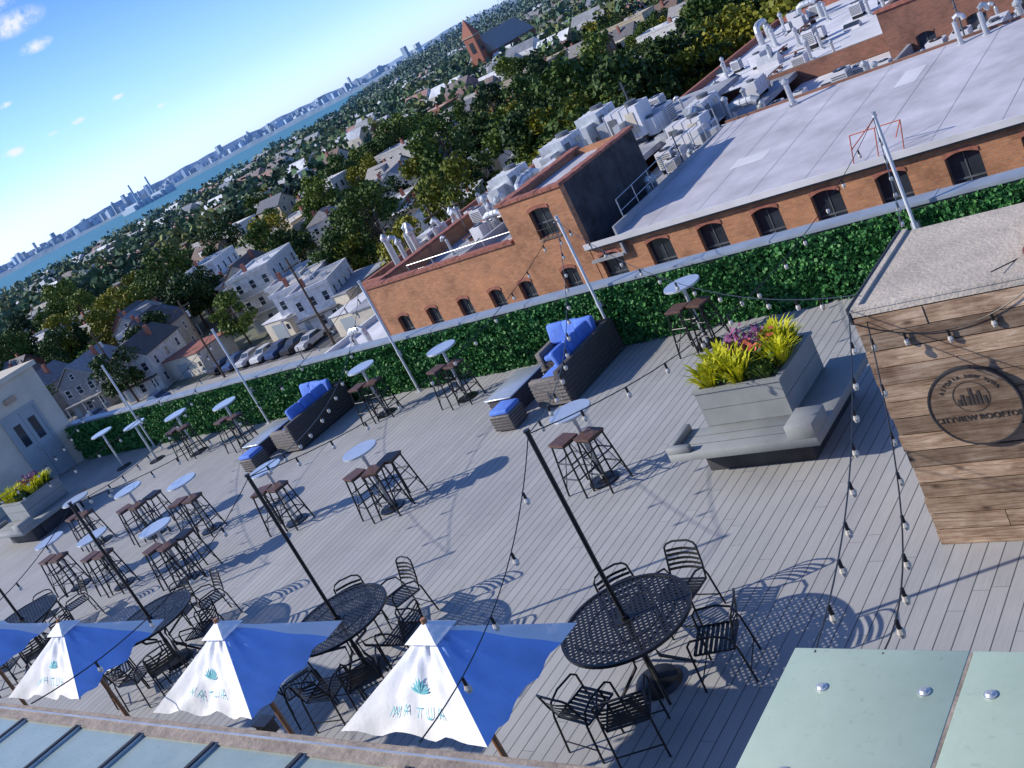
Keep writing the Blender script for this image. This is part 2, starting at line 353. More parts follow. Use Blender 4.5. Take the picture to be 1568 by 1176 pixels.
for ti,(x,y) in enumerate([(-5.8,5.85),(-9.8,5.85),(-13.9,5.85),(-18.0,5.85)]):
    inst(RT,'round_patio_table',(x,y,0),ti*.7)
    for a,r in [(127,.70),(88,.84),(14,.70),(-66,.74),(-112,.72),(-30,.8)][:6 if ti else 5]:
        a+=random.uniform(-6,6)
        inst(CH,'metal_patio_chair',(x+r*math.cos(rad(a)),y+r*math.sin(rad(a)),0),rad(a-90)+random.uniform(-.2,.2),sc=(.88,.88,.9))
# ------------------------------------------------------------------ sofas
def sofa(ox,oy):
    e=empty('wicker_sofa',(ox,oy,0))
    b=MB()
    b.box(-1.15,-.66,1.1,1.66,.05,.30,'wicker'); b.box(-.65,-.1,.12,1.66,.05,.30,'wicker')
    b.obj('base',e)
    b=MB(); b.box(-1.15,-.102,1.662,1.78,.03,.60,'wicker'); b.box(-.1,.02,-.0,1.78,.03,.60,'wicker'); b.box(-.66,-.102,0,.118,.03,.50,'wickerl'); b.box(-1.27,-1.152,1.1,1.78,.03,.50,'wickerl')
    bevel(b.obj('frame',e),.02,2)
    b=MB()
    for k in range(7): b.box(.021,.028,.0,1.78,.05+k*.078,.09+k*.078,'wicker'); b.box(-.66,.0,-.008,-.001,.05+k*.062,.09+k*.062,'wickerl')
    b.obj('weave',e)
    for (x0,x1,y0,y1) in [(-.64,-.11,.13,.66),(-.64,-.11,.67,1.2),(-.64,-.11,1.21,1.65),(-1.14,-.65,1.12,1.65)]:
        b=MB(); b.box(x0,x1,y0,y1,.305,.42,'cushion'); bevel(b.obj('seat_cushion',e),.04)
    for (x,y,rz) in [(-1.0,1.56,.05),(-.68,1.55,-.1),(-.36,1.5,.1),(-.18,1.25,1.4),(-.18,.9,1.65),(-.18,.52,1.5)]:
        b=MB(); b.box(-.19,.19,-.06,.06,0,.36,'cushion')
        o=b.obj('back_pillow',e,(x,y,.43),rz); o.rotation_euler[0]=-.25; bevel(o,.055)
    return e
def coffee(ox,oy):
    e=empty('wicker_coffee_table',(ox,oy,0))
    b=MB(); b.box(-.25,.25,-.48,.48,.02,.34,'wicker'); bevel(b.obj('body',e),.015,2)
    b=MB()
    for k in range(5): b.box(-.256,.256,-.486,.486,.04+k*.06,.07+k*.06,'wicker')
    b.obj('weave',e)
    b=MB(); b.box(-.29,.29,-.52,.52,.342,.365,'tabletop'); bevel(b.obj('top',e),.006,2)
def ottoman(ox,oy):
    e=empty('wicker_ottoman',(ox,oy,0))
    b=MB(); b.box(-.2,.2,-.2,.2,.02,.29,'wickerl'); bevel(b.obj('body',e),.02,2)
    b=MB()
    for k in range(5): b.box(-.206,.206,-.206,.206,.04+k*.05,.067+k*.05,'wicker')
    b.obj('weave',e)
    b=MB(); b.box(-.195,.195,-.195,.195,.293,.38,'cushion'); bevel(b.obj('cushion',e),.035)
for ox in (-10.45,-17.45):
    sofa(ox,11.72); coffee(ox-1.35,12.15); ottoman(ox-1.0,11.35)
# ------------------------------------------------------------------ planter benches
def planter(x,y,name='planter_bench'):
    e=empty(name,(x,y,0)); b=MB()
    zs=[0.01,.235,.46,.685,.9]
    for i in range(4): 
        b.box(-.55,.55,-.5,.55,zs[i],zs[i+1]-.008,'planter')
    b.box(-.57,-.50,-.52,.57,.9,.93,'planter'); b.box(.50,.57,-.52,.57,.9,.93,'planter'); b.box(-.499,.499,-.52,-.45,.9,.93,'planter'); b.box(-.499,.499,.5,.57,.9,.93,'planter')
    b.obj('box',e)
    b=MB(); b.box(-.85,1.02,-1.05,-.502,.35,.45,'planter'); b.box(.552,1.02,-.5,.75,.35,.45,'planter')
    b.box(-.6,.75,-.75,-.52,.004,.348,'blackshade'); b.box(.57,.75,-.5,.6,.004,.348,'blackshade')  # recessed base coloured near-black to paint the shadow void under the seat
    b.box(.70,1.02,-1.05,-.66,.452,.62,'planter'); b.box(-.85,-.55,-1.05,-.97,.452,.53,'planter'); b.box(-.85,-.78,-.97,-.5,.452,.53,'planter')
    for yy in (-.87,-.69): b.box(-.849,1.019,yy-.004,yy+.004,.4501,.4515,'blackshade')
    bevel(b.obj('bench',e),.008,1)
    b=MB(); b.box(-.49,.49,-.44,.49,.86,.885,'bark'); b.obj('soil',e)
    b=MB()
    def spiky(cx,cy,r,h,n,mat):
        for _ in range(n):
            a=random.uniform(0,6.28); rr=r*random.random()**.7; l=h*random.uniform(.6,1.1); lean=random.uniform(.15,.95)
            p0=Vector((cx+.3*rr*math.cos(a),cy+.3*rr*math.sin(a),.87)); p1=p0+Vector((math.cos(a)*rr*.7,math.sin(a)*rr*.7,l*.75)); p2=p0+Vector((math.cos(a)*rr*1.15,math.sin(a)*rr*1.15,l*(1-.2*lean)))
            w=Vector((-math.sin(a),math.cos(a),0))*.016
            b.add([p0-w*.6,p0+w*.6,p1+w,p1-w,p2],[(0,1,2,3),(3,2,4)],mat)
    for (cx,cy) in [(-.40,-.32),(-.02,-.34),(-.2,-.2),(-.38,.05),(.33,.25),(.2,.38),(.4,-.05)]: spiky(cx,cy,.25,.34,130,'ygleaf')
    for (cx,cy) in [(.33,-.3),(.1,.05),(-.3,.3)]: spiky(cx,cy,.2,.26,60,'dkleaf')
    c=np.stack([rng.uniform(-.45,.47,500),rng.uniform(-.4,.47,500),.93+rng.uniform(0,.14,500)],1); b.leaves(c,.07,'dkleaf')
    c=np.stack([rng.uniform(-.35,.1,90),rng.uniform(.05,.47,90),1.12+rng.uniform(0,.12,90)],1); b.leaves(c,.05,'flower')
    c=np.stack([rng.uniform(-.1,.3,40),rng.uniform(-.1,.3,40),1.1+rng.uniform(0,.1,40)],1); b.leaves(c,.05,'flowerr')
    b.obj('plants',e)
    return e
planter(-6.25,10.08)
planter(-25.8,10.2)
# ------------------------------------------------------------------ wooden box with sign
e=empty('wooden_rooftop_box')
BX0,BX1,BY0,BY1=-3.72,-2.32,7.7,9.25
b=MB(); b.box(BX0+.03,BX1-.03,BY0+.03,BY1-.03,.003,2.2,'blackshade'); b.obj('core',e)
b=MB(); rows=14; hgt=2.29/rows
for r in range(rows):
    z0=.004+r*hgt; z1=z0+hgt-.012
    cuts=[BX0]+sorted(random.uniform(BX0+.3,BX1-.3) for _ in range(random.choice([0,0,1])))+[BX1]
    for a,c in zip(cuts[:-1],cuts[1:]):
        b.tone=random.random(); j=random.uniform(0,.014); w_=random.uniform(-.003,.003)
        b.box(a-random.uniform(0,.02) if a==BX0 else a+.003,c-.003,BY0-j,BY0+.028,z0,z1+w_,'wood')
    for (xa,xb) in ((BX0-.001-random.uniform(0,.008),BX0+.028),(BX1-.028,BX1+.003)):
        b.tone=random.random(); b.box(xa,xb,BY0+.03,BY1,z0,z1,'wood')
    b.tone=random.random(); b.box(BX0+.03,BX1-.03,BY1-.029,BY1-.002,z0,z1,'wood')
b.obj('planks',e,tone=True)
b=MB(); b.box(BX0-.005,BX1+.01,BY0-.012,BY1,2.297,2.35,'conc')
for q in ((BX0-.01,BX1+.015,BY0-.02,BY0+.05),(BX0-.01,BX0+.05,BY0+.051,BY1),(BX1-.05,BX1+.015,BY0+.051,BY1)): b.box(*q,2.351,2.375,'conc')
b.obj('cap',e)
b=MB(); b.box(BX0-.03,BX0-.012,BY0-.02,BY1,2.24,2.385,'rubber'); b.box(BX1-.12,BX1+.03,BY0+.35,BY1,2.376,2.42,'redcop'); b.obj('edge_strips',e)  # dark strip on the left edge, brown strip along the right of the cap
sg=empty('round_wooden_sign',(-3.02,BY0-.045,1.37))
b=MB(); RX=Matrix.Rotation(rad(90),4,'X')
b.tone=.1; b.cyl((0,0,0),.35,.022,'wood',48,X=RX); b.obj('disc',sg,tone=True)
M['signink']=simple('burnt_lettering',(.045,.035,.03),.8)
b=MB(); n=48
for i in range(n):
    a0,a1=2*math.pi*i/n,2*math.pi*(i+1)/n
    q=[(math.cos(a)*r,y,math.sin(a)*r) for y in (.012,-.03) for r,a in ((.348,a0),(.36,a0),(.36,a1),(.348,a1))]
    b.add(q,[(0,3,2,1),(4,5,6,7),(1,2,6,5),(3,0,4,7)],'rubber')
for (x,h) in [(-.1,.06),(-.07,.1),(-.03,.08),(0,.15),(.03,.09),(.06,.12),(.1,.07)]:
    b.box(x-.011,x+.011,-.028,-.024,.02,.02+h,'signink')
for i in range(24):
    a0,a1=2*math.pi*i/24,2*math.pi*(i+1)/24
    b.add([(math.cos(a)*r,-.025,.09+math.sin(a)*r) for r,a in ((.135,a0),(.142,a0),(.142,a1),(.135,a1))],[(0,1,2,3)],'signink')
b.obj('rim_and_skyline',sg)
def text(body,size,loc,rot,mat,parent,name='lettering',ext=.002):
    cu=bpy.data.curves.new(name,'FONT'); cu.body=body; cu.size=size; cu.align_x='CENTER'; cu.align_y='CENTER'; cu.extrude=ext
    o=bpy.data.objects.new(name,cu); COL.objects.link(o); o.location=loc; o.rotation_euler=rot; cu.materials.append(M[mat]); o.parent=parent; return o
text('CITYVIEW ROOFTOP',.072,(0,-.027,-.10),(rad(90),0,0),'signink',sg)
for k,chs in enumerate('ASTORIA NEW YORK'):
    a=rad(90-(k-7.5)*8); text(chs,.045,(math.cos(a)*.25,-.027,.03+math.sin(a)*.25),(rad(90),0,0),'signink',sg,'letter').rotation_euler=(rad(90),rad(-(math.degrees(a)-90)),0)
# ------------------------------------------------------------------ umbrellas
def umbrella(x,y,seed=0,name='patio_umbrella'):
    e=empty(name,(x,y,0)); hx,hy=.70,.56; ze,za=2.0,2.44; rr=random.Random(seed)
    b=MB(); k=20
    cs=[(-hx,-hy),(hx,-hy),(hx,hy),(-hx,hy)]
    def fn(A,B,T,mid,u,v,ph):
        e0=A.lerp(B,v); p=T.lerp(e0,.05+.95*u)
        sn=math.sin(math.pi*v)
        sag=.10*sn*u; inw=(-Vector((mid.x,mid.y,0)))*.13*sn*u*u
        fold=.026*math.sin(v*math.pi*6+ph+u*2)*u*sn+.014*math.sin(v*17+u*9+ph*2)*sn+.010*math.sin(v*31-u*13+ph)*sn
        return p+inw+Vector((0,0,-sag*.5+fold))
    for s_ in range(4):
        A=Vector((*cs[s_],ze)); B=Vector((*cs[(s_+1)%4],ze)); T=Vector((0,0,za)); mid=(A+B)/2; ph=rr.random()*6
        vs=[fn(A,B,T,mid,i/k,j/k,ph) for i in range(k+1) for j in range(k+1)]
        F=[(j,(i*(k+1)+j,(i+1)*(k+1)+j,(i+1)*(k+1)+j+1,i*(k+1)+j+1)) for i in range(k) for j in range(k)]
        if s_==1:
            # shaded side painted blue, sunlit strip by the far seam left white
            b.add(vs,[f for j,f in F if j<k-3],'canvas_shade'); b.add(vs,[f for j,f in F if j>=k-3],'canvas')
        else: b.add(vs,[f for j,f in F],'canvas')
        c0=A*.22+Vector((0,0,za-A.z*.22-.05)); c1=B*.22+Vector((0,0,za-B.z*.22-.05))
        b.add([(0,0,za+.05),c0,c1],[(0,1,2)],'canvas')
        if s_==0: S0=(A,B,T,mid,ph)
    b.obj('canopy',e,smooth=True)
    b=MB()
    def on(u,v):
        p=fn(*S0[:4],u,v,S0[4]); return p+Vector((0,-.006,.010))
    for a in range(-70,71,20):
        aa=rad(a)
        def q(r,t): return on(.58-r*math.cos(t)*1.25,.5+r*math.sin(t)*.95)
        b.add([q(0,aa),q(.08,aa-.13),q(.12,aa),q(.08,aa+.13)],[(0,1,2,3)],'logo')
    font={'M':[(0,0,0,1),(0,1,.5,.3),(.5,.3,1,1),(1,1,1,0)],'A':[(0,0,.5,1),(.5,1,1,0),(.22,.4,.78,.4)],'T':[(0,1,1,1),(.5,1,.5,0)],'U':[(0,1,0,.2),(0,.2,.3,0),(.3,0,.7,0),(.7,0,1,.2),(1,.2,1,1)]}
    for i,chs in enumerate('MATUA'):
        for (x0,y0,x1,y1) in font[chs]:
            gx=lambda xx:.5+(-.5*5*.10+(i+.2+xx*.55)*.10)
            gy=lambda yy:.82-yy*.11
            steps=5; dx,dy=(x1-x0),(y1-y0); l=math.hypot(dx,dy); nx,ny=-dy/l*.05,dx/l*.05
            for s in range(steps):
                t0,t1=s/steps,(s+1)/steps
                P=[(x0+dx*t+sg_*nx,y0+dy*t+sg_*ny) for t,sg_ in ((t0,-1),(t1,-1),(t1,1),(t0,1))]
                b.add([on(gy(py),gx(px)) for px,py in P],[(0,1,2,3)],'logo')
    b.obj('printed_logo',e)
    b=MB(); b.cyl((0,0,.06),.022,2.42,'woodpole',12); b.cyl((0,0,2.48),.02,.03,'woodpole',10)
    b.box(-.28,.28,-.28,.28,.004,.06,'black'); b.cyl((0,0,.06),.04,.25,'black',12)
    for (cx,cy) in cs: b.tube([(0,0,za-.04),(cx*.97,cy*.97,ze-.012)],.009,'woodpole'); b.tube([(0,0,1.75),(cx*.5,cy*.5,ze+.19)],.008,'woodpole')
    b.obj('pole',e)
    return e
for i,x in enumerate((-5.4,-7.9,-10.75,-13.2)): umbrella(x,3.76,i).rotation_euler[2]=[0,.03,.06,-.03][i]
# ------------------------------------------------------------------ foreground
e=empty('glass_canopy')
b=MB()
for (x0,x1) in ((-2.53,-1.735),(-1.72,-.92),(-.905,-.1),(-.085,.8)):
    b.box(x0,x1,1.2,3.45,2.585,2.6,'canopy')
bevel(b.obj('panels',e),.004,2)
b=MB()
for x in (-1.7275,-.9125,-.0925): b.box(x-.007,x+.007,1.2,3.44,2.583,2.598,'rim')
b.obj('seams',e)
b=MB()
for x in (-2.31,-1.86,-1.6,-1.1,-.75,-.3):
    for y in (3.2,2.72,2.2):
        b.cyl((x,y,2.6),.026,.006,'steel',20); b.cyl((x,y,2.606),.021,.008,'steel',20,.012)
        b.cyl((x,y,2.45),.012,.134,'steel',8)
b.obj('bolts',e)
b=MB()
for y in (3.2,2.2): b.box(-2.4,.7,y-.02,y+.02,2.39,2.45,'steel')
for x in (-2.2,.5): b.box(x-.03,x+.03,1.2,3.3,2.33,2.389,'steel')
for x in (-2.2,.5): b.box(x-.03,x+.03,2.9,2.96,.003,2.329,'steel')
b.obj('frame',e)
e=empty('skylight_roof',(0,.115,0)); e.rotation_euler[2]=.0075
SY=2.54
b=MB(); b.box(-16,-1.9,SY-.13,SY,2.53,2.60,'rim'); b.box(-16,-1.9,SY-.0,SY+.035,2.49,2.57,'rim'); b.box(-16,-1.9,SY-.05,SY-.035,2.601,2.606,'steel'); b.obj('eave',e)
X=Matrix.Translation((0,SY-.13,2.585))@Matrix.Rotation(rad(-4),4,'X')
b=MB(); b.box(-16,-1.9,-2.3,0,-.02,0,'skyl',X); b.obj('glass',e)
b=MB(); x=-15.2
while x<-2:
    b.box(x-.016,x+.016,-2.3,-.0,.001,.03,'rubber',X); b.box(x+.018,x+.026,-2.3,-.0,.001,.02,'steel',X); x+=.905
b.box(-16,-1.9,-1.25,-1.22,.001,.02,'steel',X)
b.obj('mullions',e)
b=MB(); b.box(-15.9,-1.95,-.2,SY-.15,.003,2.35,'stucco'); b.obj('wall',e)
for x,y,z in ((-5.95,2.72,2.5),(-2.75,2.95,2.15)):
    b=MB(); b.box(-.06,.06,-.04,.04,-.02,.06,'black'); b.box(-.07,.07,-.05,.05,.06,.075,'black'); b.tube([(0,-.04,.03),(0,-.3,.0)],.015,'black'); b.box(-.05,.05,.041,.045,.0,.05,'steel'); b.obj('wall_floodlight',loc=(x,y,z))
# ------------------------------------------------------------------ bulkhead with door
e=empty('stair_bulkhead')
b=MB(); b.box(-35,-29.85,9.6,13.9,.003,3.0,'stucco'); b.obj('walls',e)
b=MB(); b.box(-35.1,-29.75,9.5,14.0,3.003,3.14,'stucco'); b.obj('roof',e)
b=MB(); b.box(-29.849,-29.80,12.25,12.33,.003,2.2,'door'); b.box(-29.849,-29.80,13.27,13.35,.003,2.2,'door'); b.box(-29.849,-29.80,12.331,13.269,2.12,2.2,'door')
b.box(-29.849,-29.82,12.331,12.795,.01,2.119,'door'); b.box(-29.849,-29.82,12.805,13.269,.01,2.119,'door')
for y in (12.45,12.92): b.box(-29.819,-29.812,y,y+.22,1.2,1.85,'glassd')
b.box(-29.82,-29.76,12.74,12.77,.95,1.1,'steel'); b.obj('door',e)
b=MB(); b.box(-29.849,-29.7,12.65,12.95,2.45,2.6,'sill'); b.obj('lamp',e)
# ------------------------------------------------------------------ string lights
def string(p0,p1,sag,nm='string_lights',step=.62):
    p0=Vector(p0);p1=Vector(p1);d=(p1-p0).length;n=18
    b=MB(); f=lambda t:p0.lerp(p1,t)-Vector((0,0,4*sag*t*(1-t)))
    b.tube([f(i/n) for i in range(n+1)],.0055,'black',4)
    k=int(d/step)
    for i in range(1,k):
        p=f(i/k+random.uniform(-.01,.01))
        b.cyl((p.x,p.y,p.z-.055),.012,.05,'black',8); 
        b.cyl((p.x,p.y,p.z-.08),.024,.025,'bulb',8,.016); b.cyl((p.x,p.y,p.z-.108),.016,.028,'bulb',8,.024)
    b.obj(nm)
T=2.66
WP=[(x,13.45,2.42) for x in (-25.7,-20.6,-15.5,-10.55,-5.25,0.0)]
BP=[(-18,5.85,T),(-13.9,5.85,T),(-9.8,5.85,T),(-5.8,5.85,T)]
for a,c in ((0,0),(1,0),(1,1),(2,1),(3,2),(2,2),(3,3),(4,3)): string(WP[a],BP[c],.55)
for c,(x,y) in zip(BP,((-16.5,2.6),(-12.6,2.6),(-9,2.6),(-4.4,2.65))): string(c,(x,y,2.62),.25)
string((BX0-.01,BY0,2.38),(-2.42,3.42,2.6),.25,step=.45)
string((BX0-.01,BY0+.3,2.38),(-2.1,3.42,2.6),.6,step=.5)
string(WP[4],(BX0,BY1,2.4),.2); string(WP[3],(BX0,BY0+.2,2.4),.5)
string((BX0,BY0-.03,2.25),(BX1,BY0-.03,2.3),.22,step=.3); string(WP[5],(BX1-.3,BY0+.1,2.4),.3)
# ------------------------------------------------------------------ brick factory
def facade(b,x0,x1,z0,z1,y,wins,mat='brick',th=.35,frame='frame',arch=.14):
    wins=sorted(wins); xs=x0
    cols={}
    for (xc,w,zb,zt) in wins: cols.setdefault((xc,w),[]).append((zb,zt))
    for (xc,w),zz in sorted(cols.items()):
        a,c=xc-w/2,xc+w/2
        b.box(xs,a,y,y+th,z0,z1,mat); xs=c; zc=z0
        for (zb,zt) in sorted(zz):
            b.box(a,c,y,y+th,zc,zb,mat)
            b.box(a-.06,c+.06,y-.05,y-.001,zb-.1,zb-.001,'sill')
            K=8
            for i in range(K):
                u0=a+w*i/K;u1=a+w*(i+1)/K; f=lambda u: zt+arch*(1-((u-xc)/(w/2))**2)
                vs=[(u0,y,f(u0)),(u1,y,f(u1)),(u1,y,zt+arch+.05),(u0,y,zt+arch+.05),(u0,y+th,f(u0)),(u1,y+th,f(u1))]
                b.add(vs,[(0,1,2,3),(0,4,5,1)],mat)
                g=lambda u,dz:(u,y-.03,f(u)+dz)
                b.add([g(u0,.0),g(u1,.0),g(u1,.16),g(u0,.16),(u0,y,f(u0)+.16),(u1,y,f(u1)+.16)],[(0,1,2,3),(3,2,5,4)],'redcop' if mat=='brick' else mat)
            zc=zt+arch+.05
            yy=y+.2
            b.box(a,c,yy+.03,yy+.05,zb,zt+arch+.04,'glassd')
            b.box(a,a+.05,yy,yy+.028,zb,zt+arch,frame); b.box(c-.05,c,yy,yy+.028,zb,zt+arch,frame)
            b.box(a+.051,c-.051,yy,yy+.028,(zb+zt)/2-.03,(zb+zt)/2+.03,frame); b.box(a+.051,c-.051,yy,yy+.028,zb,zb+.05,frame); b.box(xc-.02,xc+.02,yy+.005,yy+.025,zb,zt+arch,frame)
            if random.random()<.3: b.box(a+.052,c-.052,yy+.026,yy+.0295,zb+.05,zb+random.uniform(.2,.5),random.choice(['sill','steel','blackshade']))
            for q in range(5): b.tube([(a+.1+(w-.2)*q/4,y-.12,zb),(a+.1+(w-.2)*q/4,y-.12,zb+.42)],.012,'black',4)
            b.tube([(a,y-.12,zb+.42),(c,y-.12,zb+.42)],.014,'black',4); b.tube([(a,y-.12,zb+.02),(c,y-.12,zb+.02)],.014,'black',4)
        b.box(a,c,y,y+th,zc,z1,mat)
    b.box(xs,x1,y,y+th,z0,z1,mat)
e=empty('brick_factory_building'); FY=36.0
b=MB()
wx=[-26.45+2.45*i for i in range(13)]
W=[(x,1.15,zb,zb+1.75) for x in wx for zb in (-6.95,-10.6,-14.2)]
facade(b,-27.3,6,GZ,-4.62,FY,W)
W=[(x,.85,zb,zb+1.35) for x in (-39.7,-37.6,-35.4,-33.3,-31.4) for zb in (-6.75,-10.4,-14.0)]
facade(b,-41.1,-30.85,GZ,-3.45,FY,W)
W=[(-28.8,.9,zb,zb+1.4) for zb in (-6.75,-10.4,-14.0)]
facade(b,-30.849,-27.301,GZ,-4.0,FY-.02,W)
facade(b,-30.849,-27.301,-4.0,-1.72,FY-.02,[(-28.85,1.15,-3.65,-2.4)],arch=.1)
b.obj('front_walls',e)
b=MB()
b.box(-41.1,-40.75,FY+.351,62,GZ,-3.5,'brick'); b.box(-30.849,-30.5,FY+.34,42.8,-8,-1.72,'brick')
b.box(-27.65,-27.301,FY+.34,42.8,-7,-1.72,'blackshade'); b.box(-30.499,-27.651,42.45,42.8,-8,-1.72,'brick')  # tower side facing away from the sun, shade painted in as near-black
b.box(-41.1,6,61.65,62,GZ,-5,'brick_dark')
b.obj('side_walls',e)
b=MB()
def tiles(x0,x1,y0,y1,z0,z1,ax):
    L_=(x1-x0) if ax=='x' else (y1-y0); k=max(1,int(L_/.45))
    for i in range(k):
        j=random.uniform(0,.03)
        if ax=='x': b.box(x0+L_*i/k,x0+L_*(i+1)/k-.02,y0,y1,z0,z1+j,'redcop')
        else: b.box(x0,x1,y0+L_*i/k,y0+L_*(i+1)/k-.02,z0,z1+j,'redcop')
tiles(-30.95,-27.2,FY-.1,FY+.4,-1.715,-1.6,'x'); tiles(-30.95,-30.4,FY+.401,42.9,-1.715,-1.6,'y'); tiles(-27.7,-27.2,FY+.401,42.9,-1.715,-1.6,'y')
tiles(-41.2,-30.96,FY-.08,FY+.4,-3.445,-3.32,'x'); tiles(-41.2,-40.7,FY+.401,62,-3.49,-3.36,'y')
b.obj('parapet_coping',e)
b=MB(); b.box(-30.49,-27.66,FY+.36,42.44,-2.3,-1.95,'membrane'); b.obj('tower_roof',e)
b=MB()
b.add([(-25.6,FY-.25,-4.42),(6.2,FY-.25,-4.42),(6.2,48,-4.0),(-25.6,48,-4.0),(-25.6,FY-.25,-4.62),(6.2,FY-.25,-4.62),(6.2,48,-4.2),(-25.6,48,-4.2)],[(0,1,2,3),(7,6,5,4),(0,4,5,1),(1,5,6,2),(2,6,7,3),(3,7,4,0)],'membrane')
b.obj('main_roof',e)
b=MB(); b.box(-27.29,6.25,FY-.32,FY-.251,-4.62,-4.38,'roofwhite'); b.box(-27.29,-25.61,FY-.25,48,-5.3,-5.2,'roofgrey'); b.box(-25.6,-25.5,FY-.2,48.0,-5.3,-4.0,'roofgrey')
b.box(-27.3,6.2,FY-.2,FY-.003,-4.72,-4.63,'frame')
b.box(-25.6,6.2,48.01,48.15,-6,-3.9,'brick_dark'); b.obj('roof_edges',e)
b=MB(); b.box(-40.7,-30.86,FY+.36,61.6,-4.5,-4.2,'roofgrey'); b.box(-30.85,-27.31,42.81,61.6,-5.5,-5.2,'roofgrey'); b.box(-27.3,6,48.16,61.6,-6.2,-6.0,'roofwhite')
for (xa,xb,ya,yb,z) in ((-36,-35.8,37,61,-4.199),(-20,-19.8,48.3,61,-5.999),(-10,-9.8,48.3,61,-5.999)): b.box(xa,xb,ya,yb,z,z+.5,'roofgrey')
b.obj('back_roofs',e)
b=MB()
zr=lambda q:-4.42+.42*(q-FY+.25)/12.25+.008
for (x,y,w_,d_) in ((-22,40,1.6,1.1),(-16,44,.9,2.),(-9,41,1.2,.8),(-4,45,1.5,1)):
    b.add([(x,y,zr(y)),(x+w_,y,zr(y)),(x+w_,y+d_,zr(y+d_)),(x,y+d_,zr(y+d_))],[(0,1,2,3)],'roofwhite')
for i in range(13):
    x=-24+2.3*i; b.add([(x,FY-.2,-4.412),(x+.02,FY-.2,-4.412),(x+.02,47.9,-3.995),(x,47.9,-3.995)],[(0,1,2,3)],'roofgrey')
b.obj('roof_seams',e)
b=MB()
def rail(p,q,h=1.05):
    p=Vector(p);q=Vector(q);n=max(2,int((q-p).length/1.5))
    for i in range(n+1):
        c=p.lerp(q,i/n); b.tube([c,c+Vector((0,0,h))],.025,'steel',5)
    for hh in (h,h*.5): b.tube([p+Vector((0,0,hh)),q+Vector((0,0,hh))],.02,'steel',5)
rail((-40.3,38.5,-4.2),(-33,38.5,-4.2),.7); rail((-25.7,37,-4.3),(-25.7,47.5,-4.0)); rail((-27,48.6,-5.2),(-25.8,48.6,-5.2)); rail((-30.6,43.2,-5.2),(-27.5,43.2,-5.2)); rail((-25,48.4,-6),(-5,48.4,-6),1.6)
b.obj('roof_railings',e)
e2=empty('rear_brick_building')
b=MB(); facade(b,-21,8,GZ,-3.4,59,[(-19+2.6*i,1.0,zb,zb+1.3) for i in range(10) for zb in (-6.6,)],'brick_dark'); b.box(-21,-20.65,59.36,80,GZ,-3.4,'brick_dark'); b.obj('walls',e2)
b=MB(); b.box(-20.6,8,59.36,80,-4.2,-4,'roofgrey'); b.box(-21.1,8,58.9,59.4,-3.398,-3.25,'redcop'); b.obj('roof',e2)
for (x0,x1,y0,y1,z,mt,rf) in [(-40,-21.5,63,90,-5.6,'brick_dark','roofwhite'),(-51,-41.3,44.5,62,-5.1,'brick_dark','roofgrey'),(-68,-51.5,46,62,-11.5,'stucco','roofwhite'),(-60,-43,64,84,-9,'brick','roofwhite'),(-20,10,82,104,-5.0,'stucco','roofwhite'),(-40,-22,92,112,-6.5,'brick_dark','roofgrey'),(-84,-68,84,98,-12.5,'stucco','roofwhite'),(-64,-46,88,104,-11.5,'brick','roofgrey')]:
    ee=empty('industrial_building'); b=MB(); b.box(x0,x1,y0,y1,GZ,z-.5,mt); b.obj('walls',ee)
    b=MB(); b.box(x0+.3,x1-.3,y0+.3,y1-.3,z-.499,z-.45,rf); b.obj('roof',ee)
    b=MB()
    for q in ((x0-.05,x1+.05,y0-.05,y0+.28),(x0-.05,x1+.05,y1-.28,y1+.05),(x0-.05,x0+.28,y0+.281,y1-.281),(x1-.28,x1+.05,y0+.281,y1-.281)): b.box(*q,z-.498,z,'trim' if mt=='stucco' else 'redcop')
    for k in range(int((x1-x0)/3)):
        xx=x0+1+3*k; b.box(xx,xx+1.3,y0-.04,y0-.01,z-3,z-1.6,'glassd'); b.box(xx-.08,xx+1.38,y0-.07,y0-.041,z-3.1,z-3.001,'sill')
    b.obj('details',ee)
def vent(h=1.2,r=.15):
    b=MB(); b.box(-r*1.6,r*1.6,-r*1.6,r*1.6,0,.12,'steel'); b.cyl((0,0,.12),r,h,'steel',12); b.cyl((0,0,h+.15),r*1.5,.12,'steel',12,r*1.5); b.cyl((0,0,h+.27),r*1.5,.16,'steel',12,.03); return b.mesh('roof_vent')
def goose(h=1.2,r=.13):
    b=MB(); b.tube([(0,0,0),(0,0,h),(.06,0,h+.2),(.25,0,h+.3),(.45,0,h+.2),(.5,0,h)],r,'steel',10); b.cyl((0,0,0),r*1.5,.1,'steel',12); return b.mesh('goose_neck_vent')
def acu():
    b=MB(); b.box(-.5,.5,-.45,.45,.25,1.15,'roofwhite'); b.box(-.45,-.35,-.4,.4,.0,.249,'black'); b.box(.35,.45,-.4,.4,0,.249,'black'); b.cyl((0,0,1.151),.36,.05,'black',20); b.cyl((0,0,1.202),.1,.02,'steel',12)
    for k in range(7): b.box(-.42,.42,-.462,-.451,.35+k*.1,.4+k*.1,'frame'); b.box(-.512,-.501,-.4,.4,.35+k*.1,.4+k*.1,'frame')
    b.tube([(.5,0,.4),(.9,0,.3),(1.6,.3,.1)],.04,'black',5)
    return b.mesh('rooftop_air_conditioner')
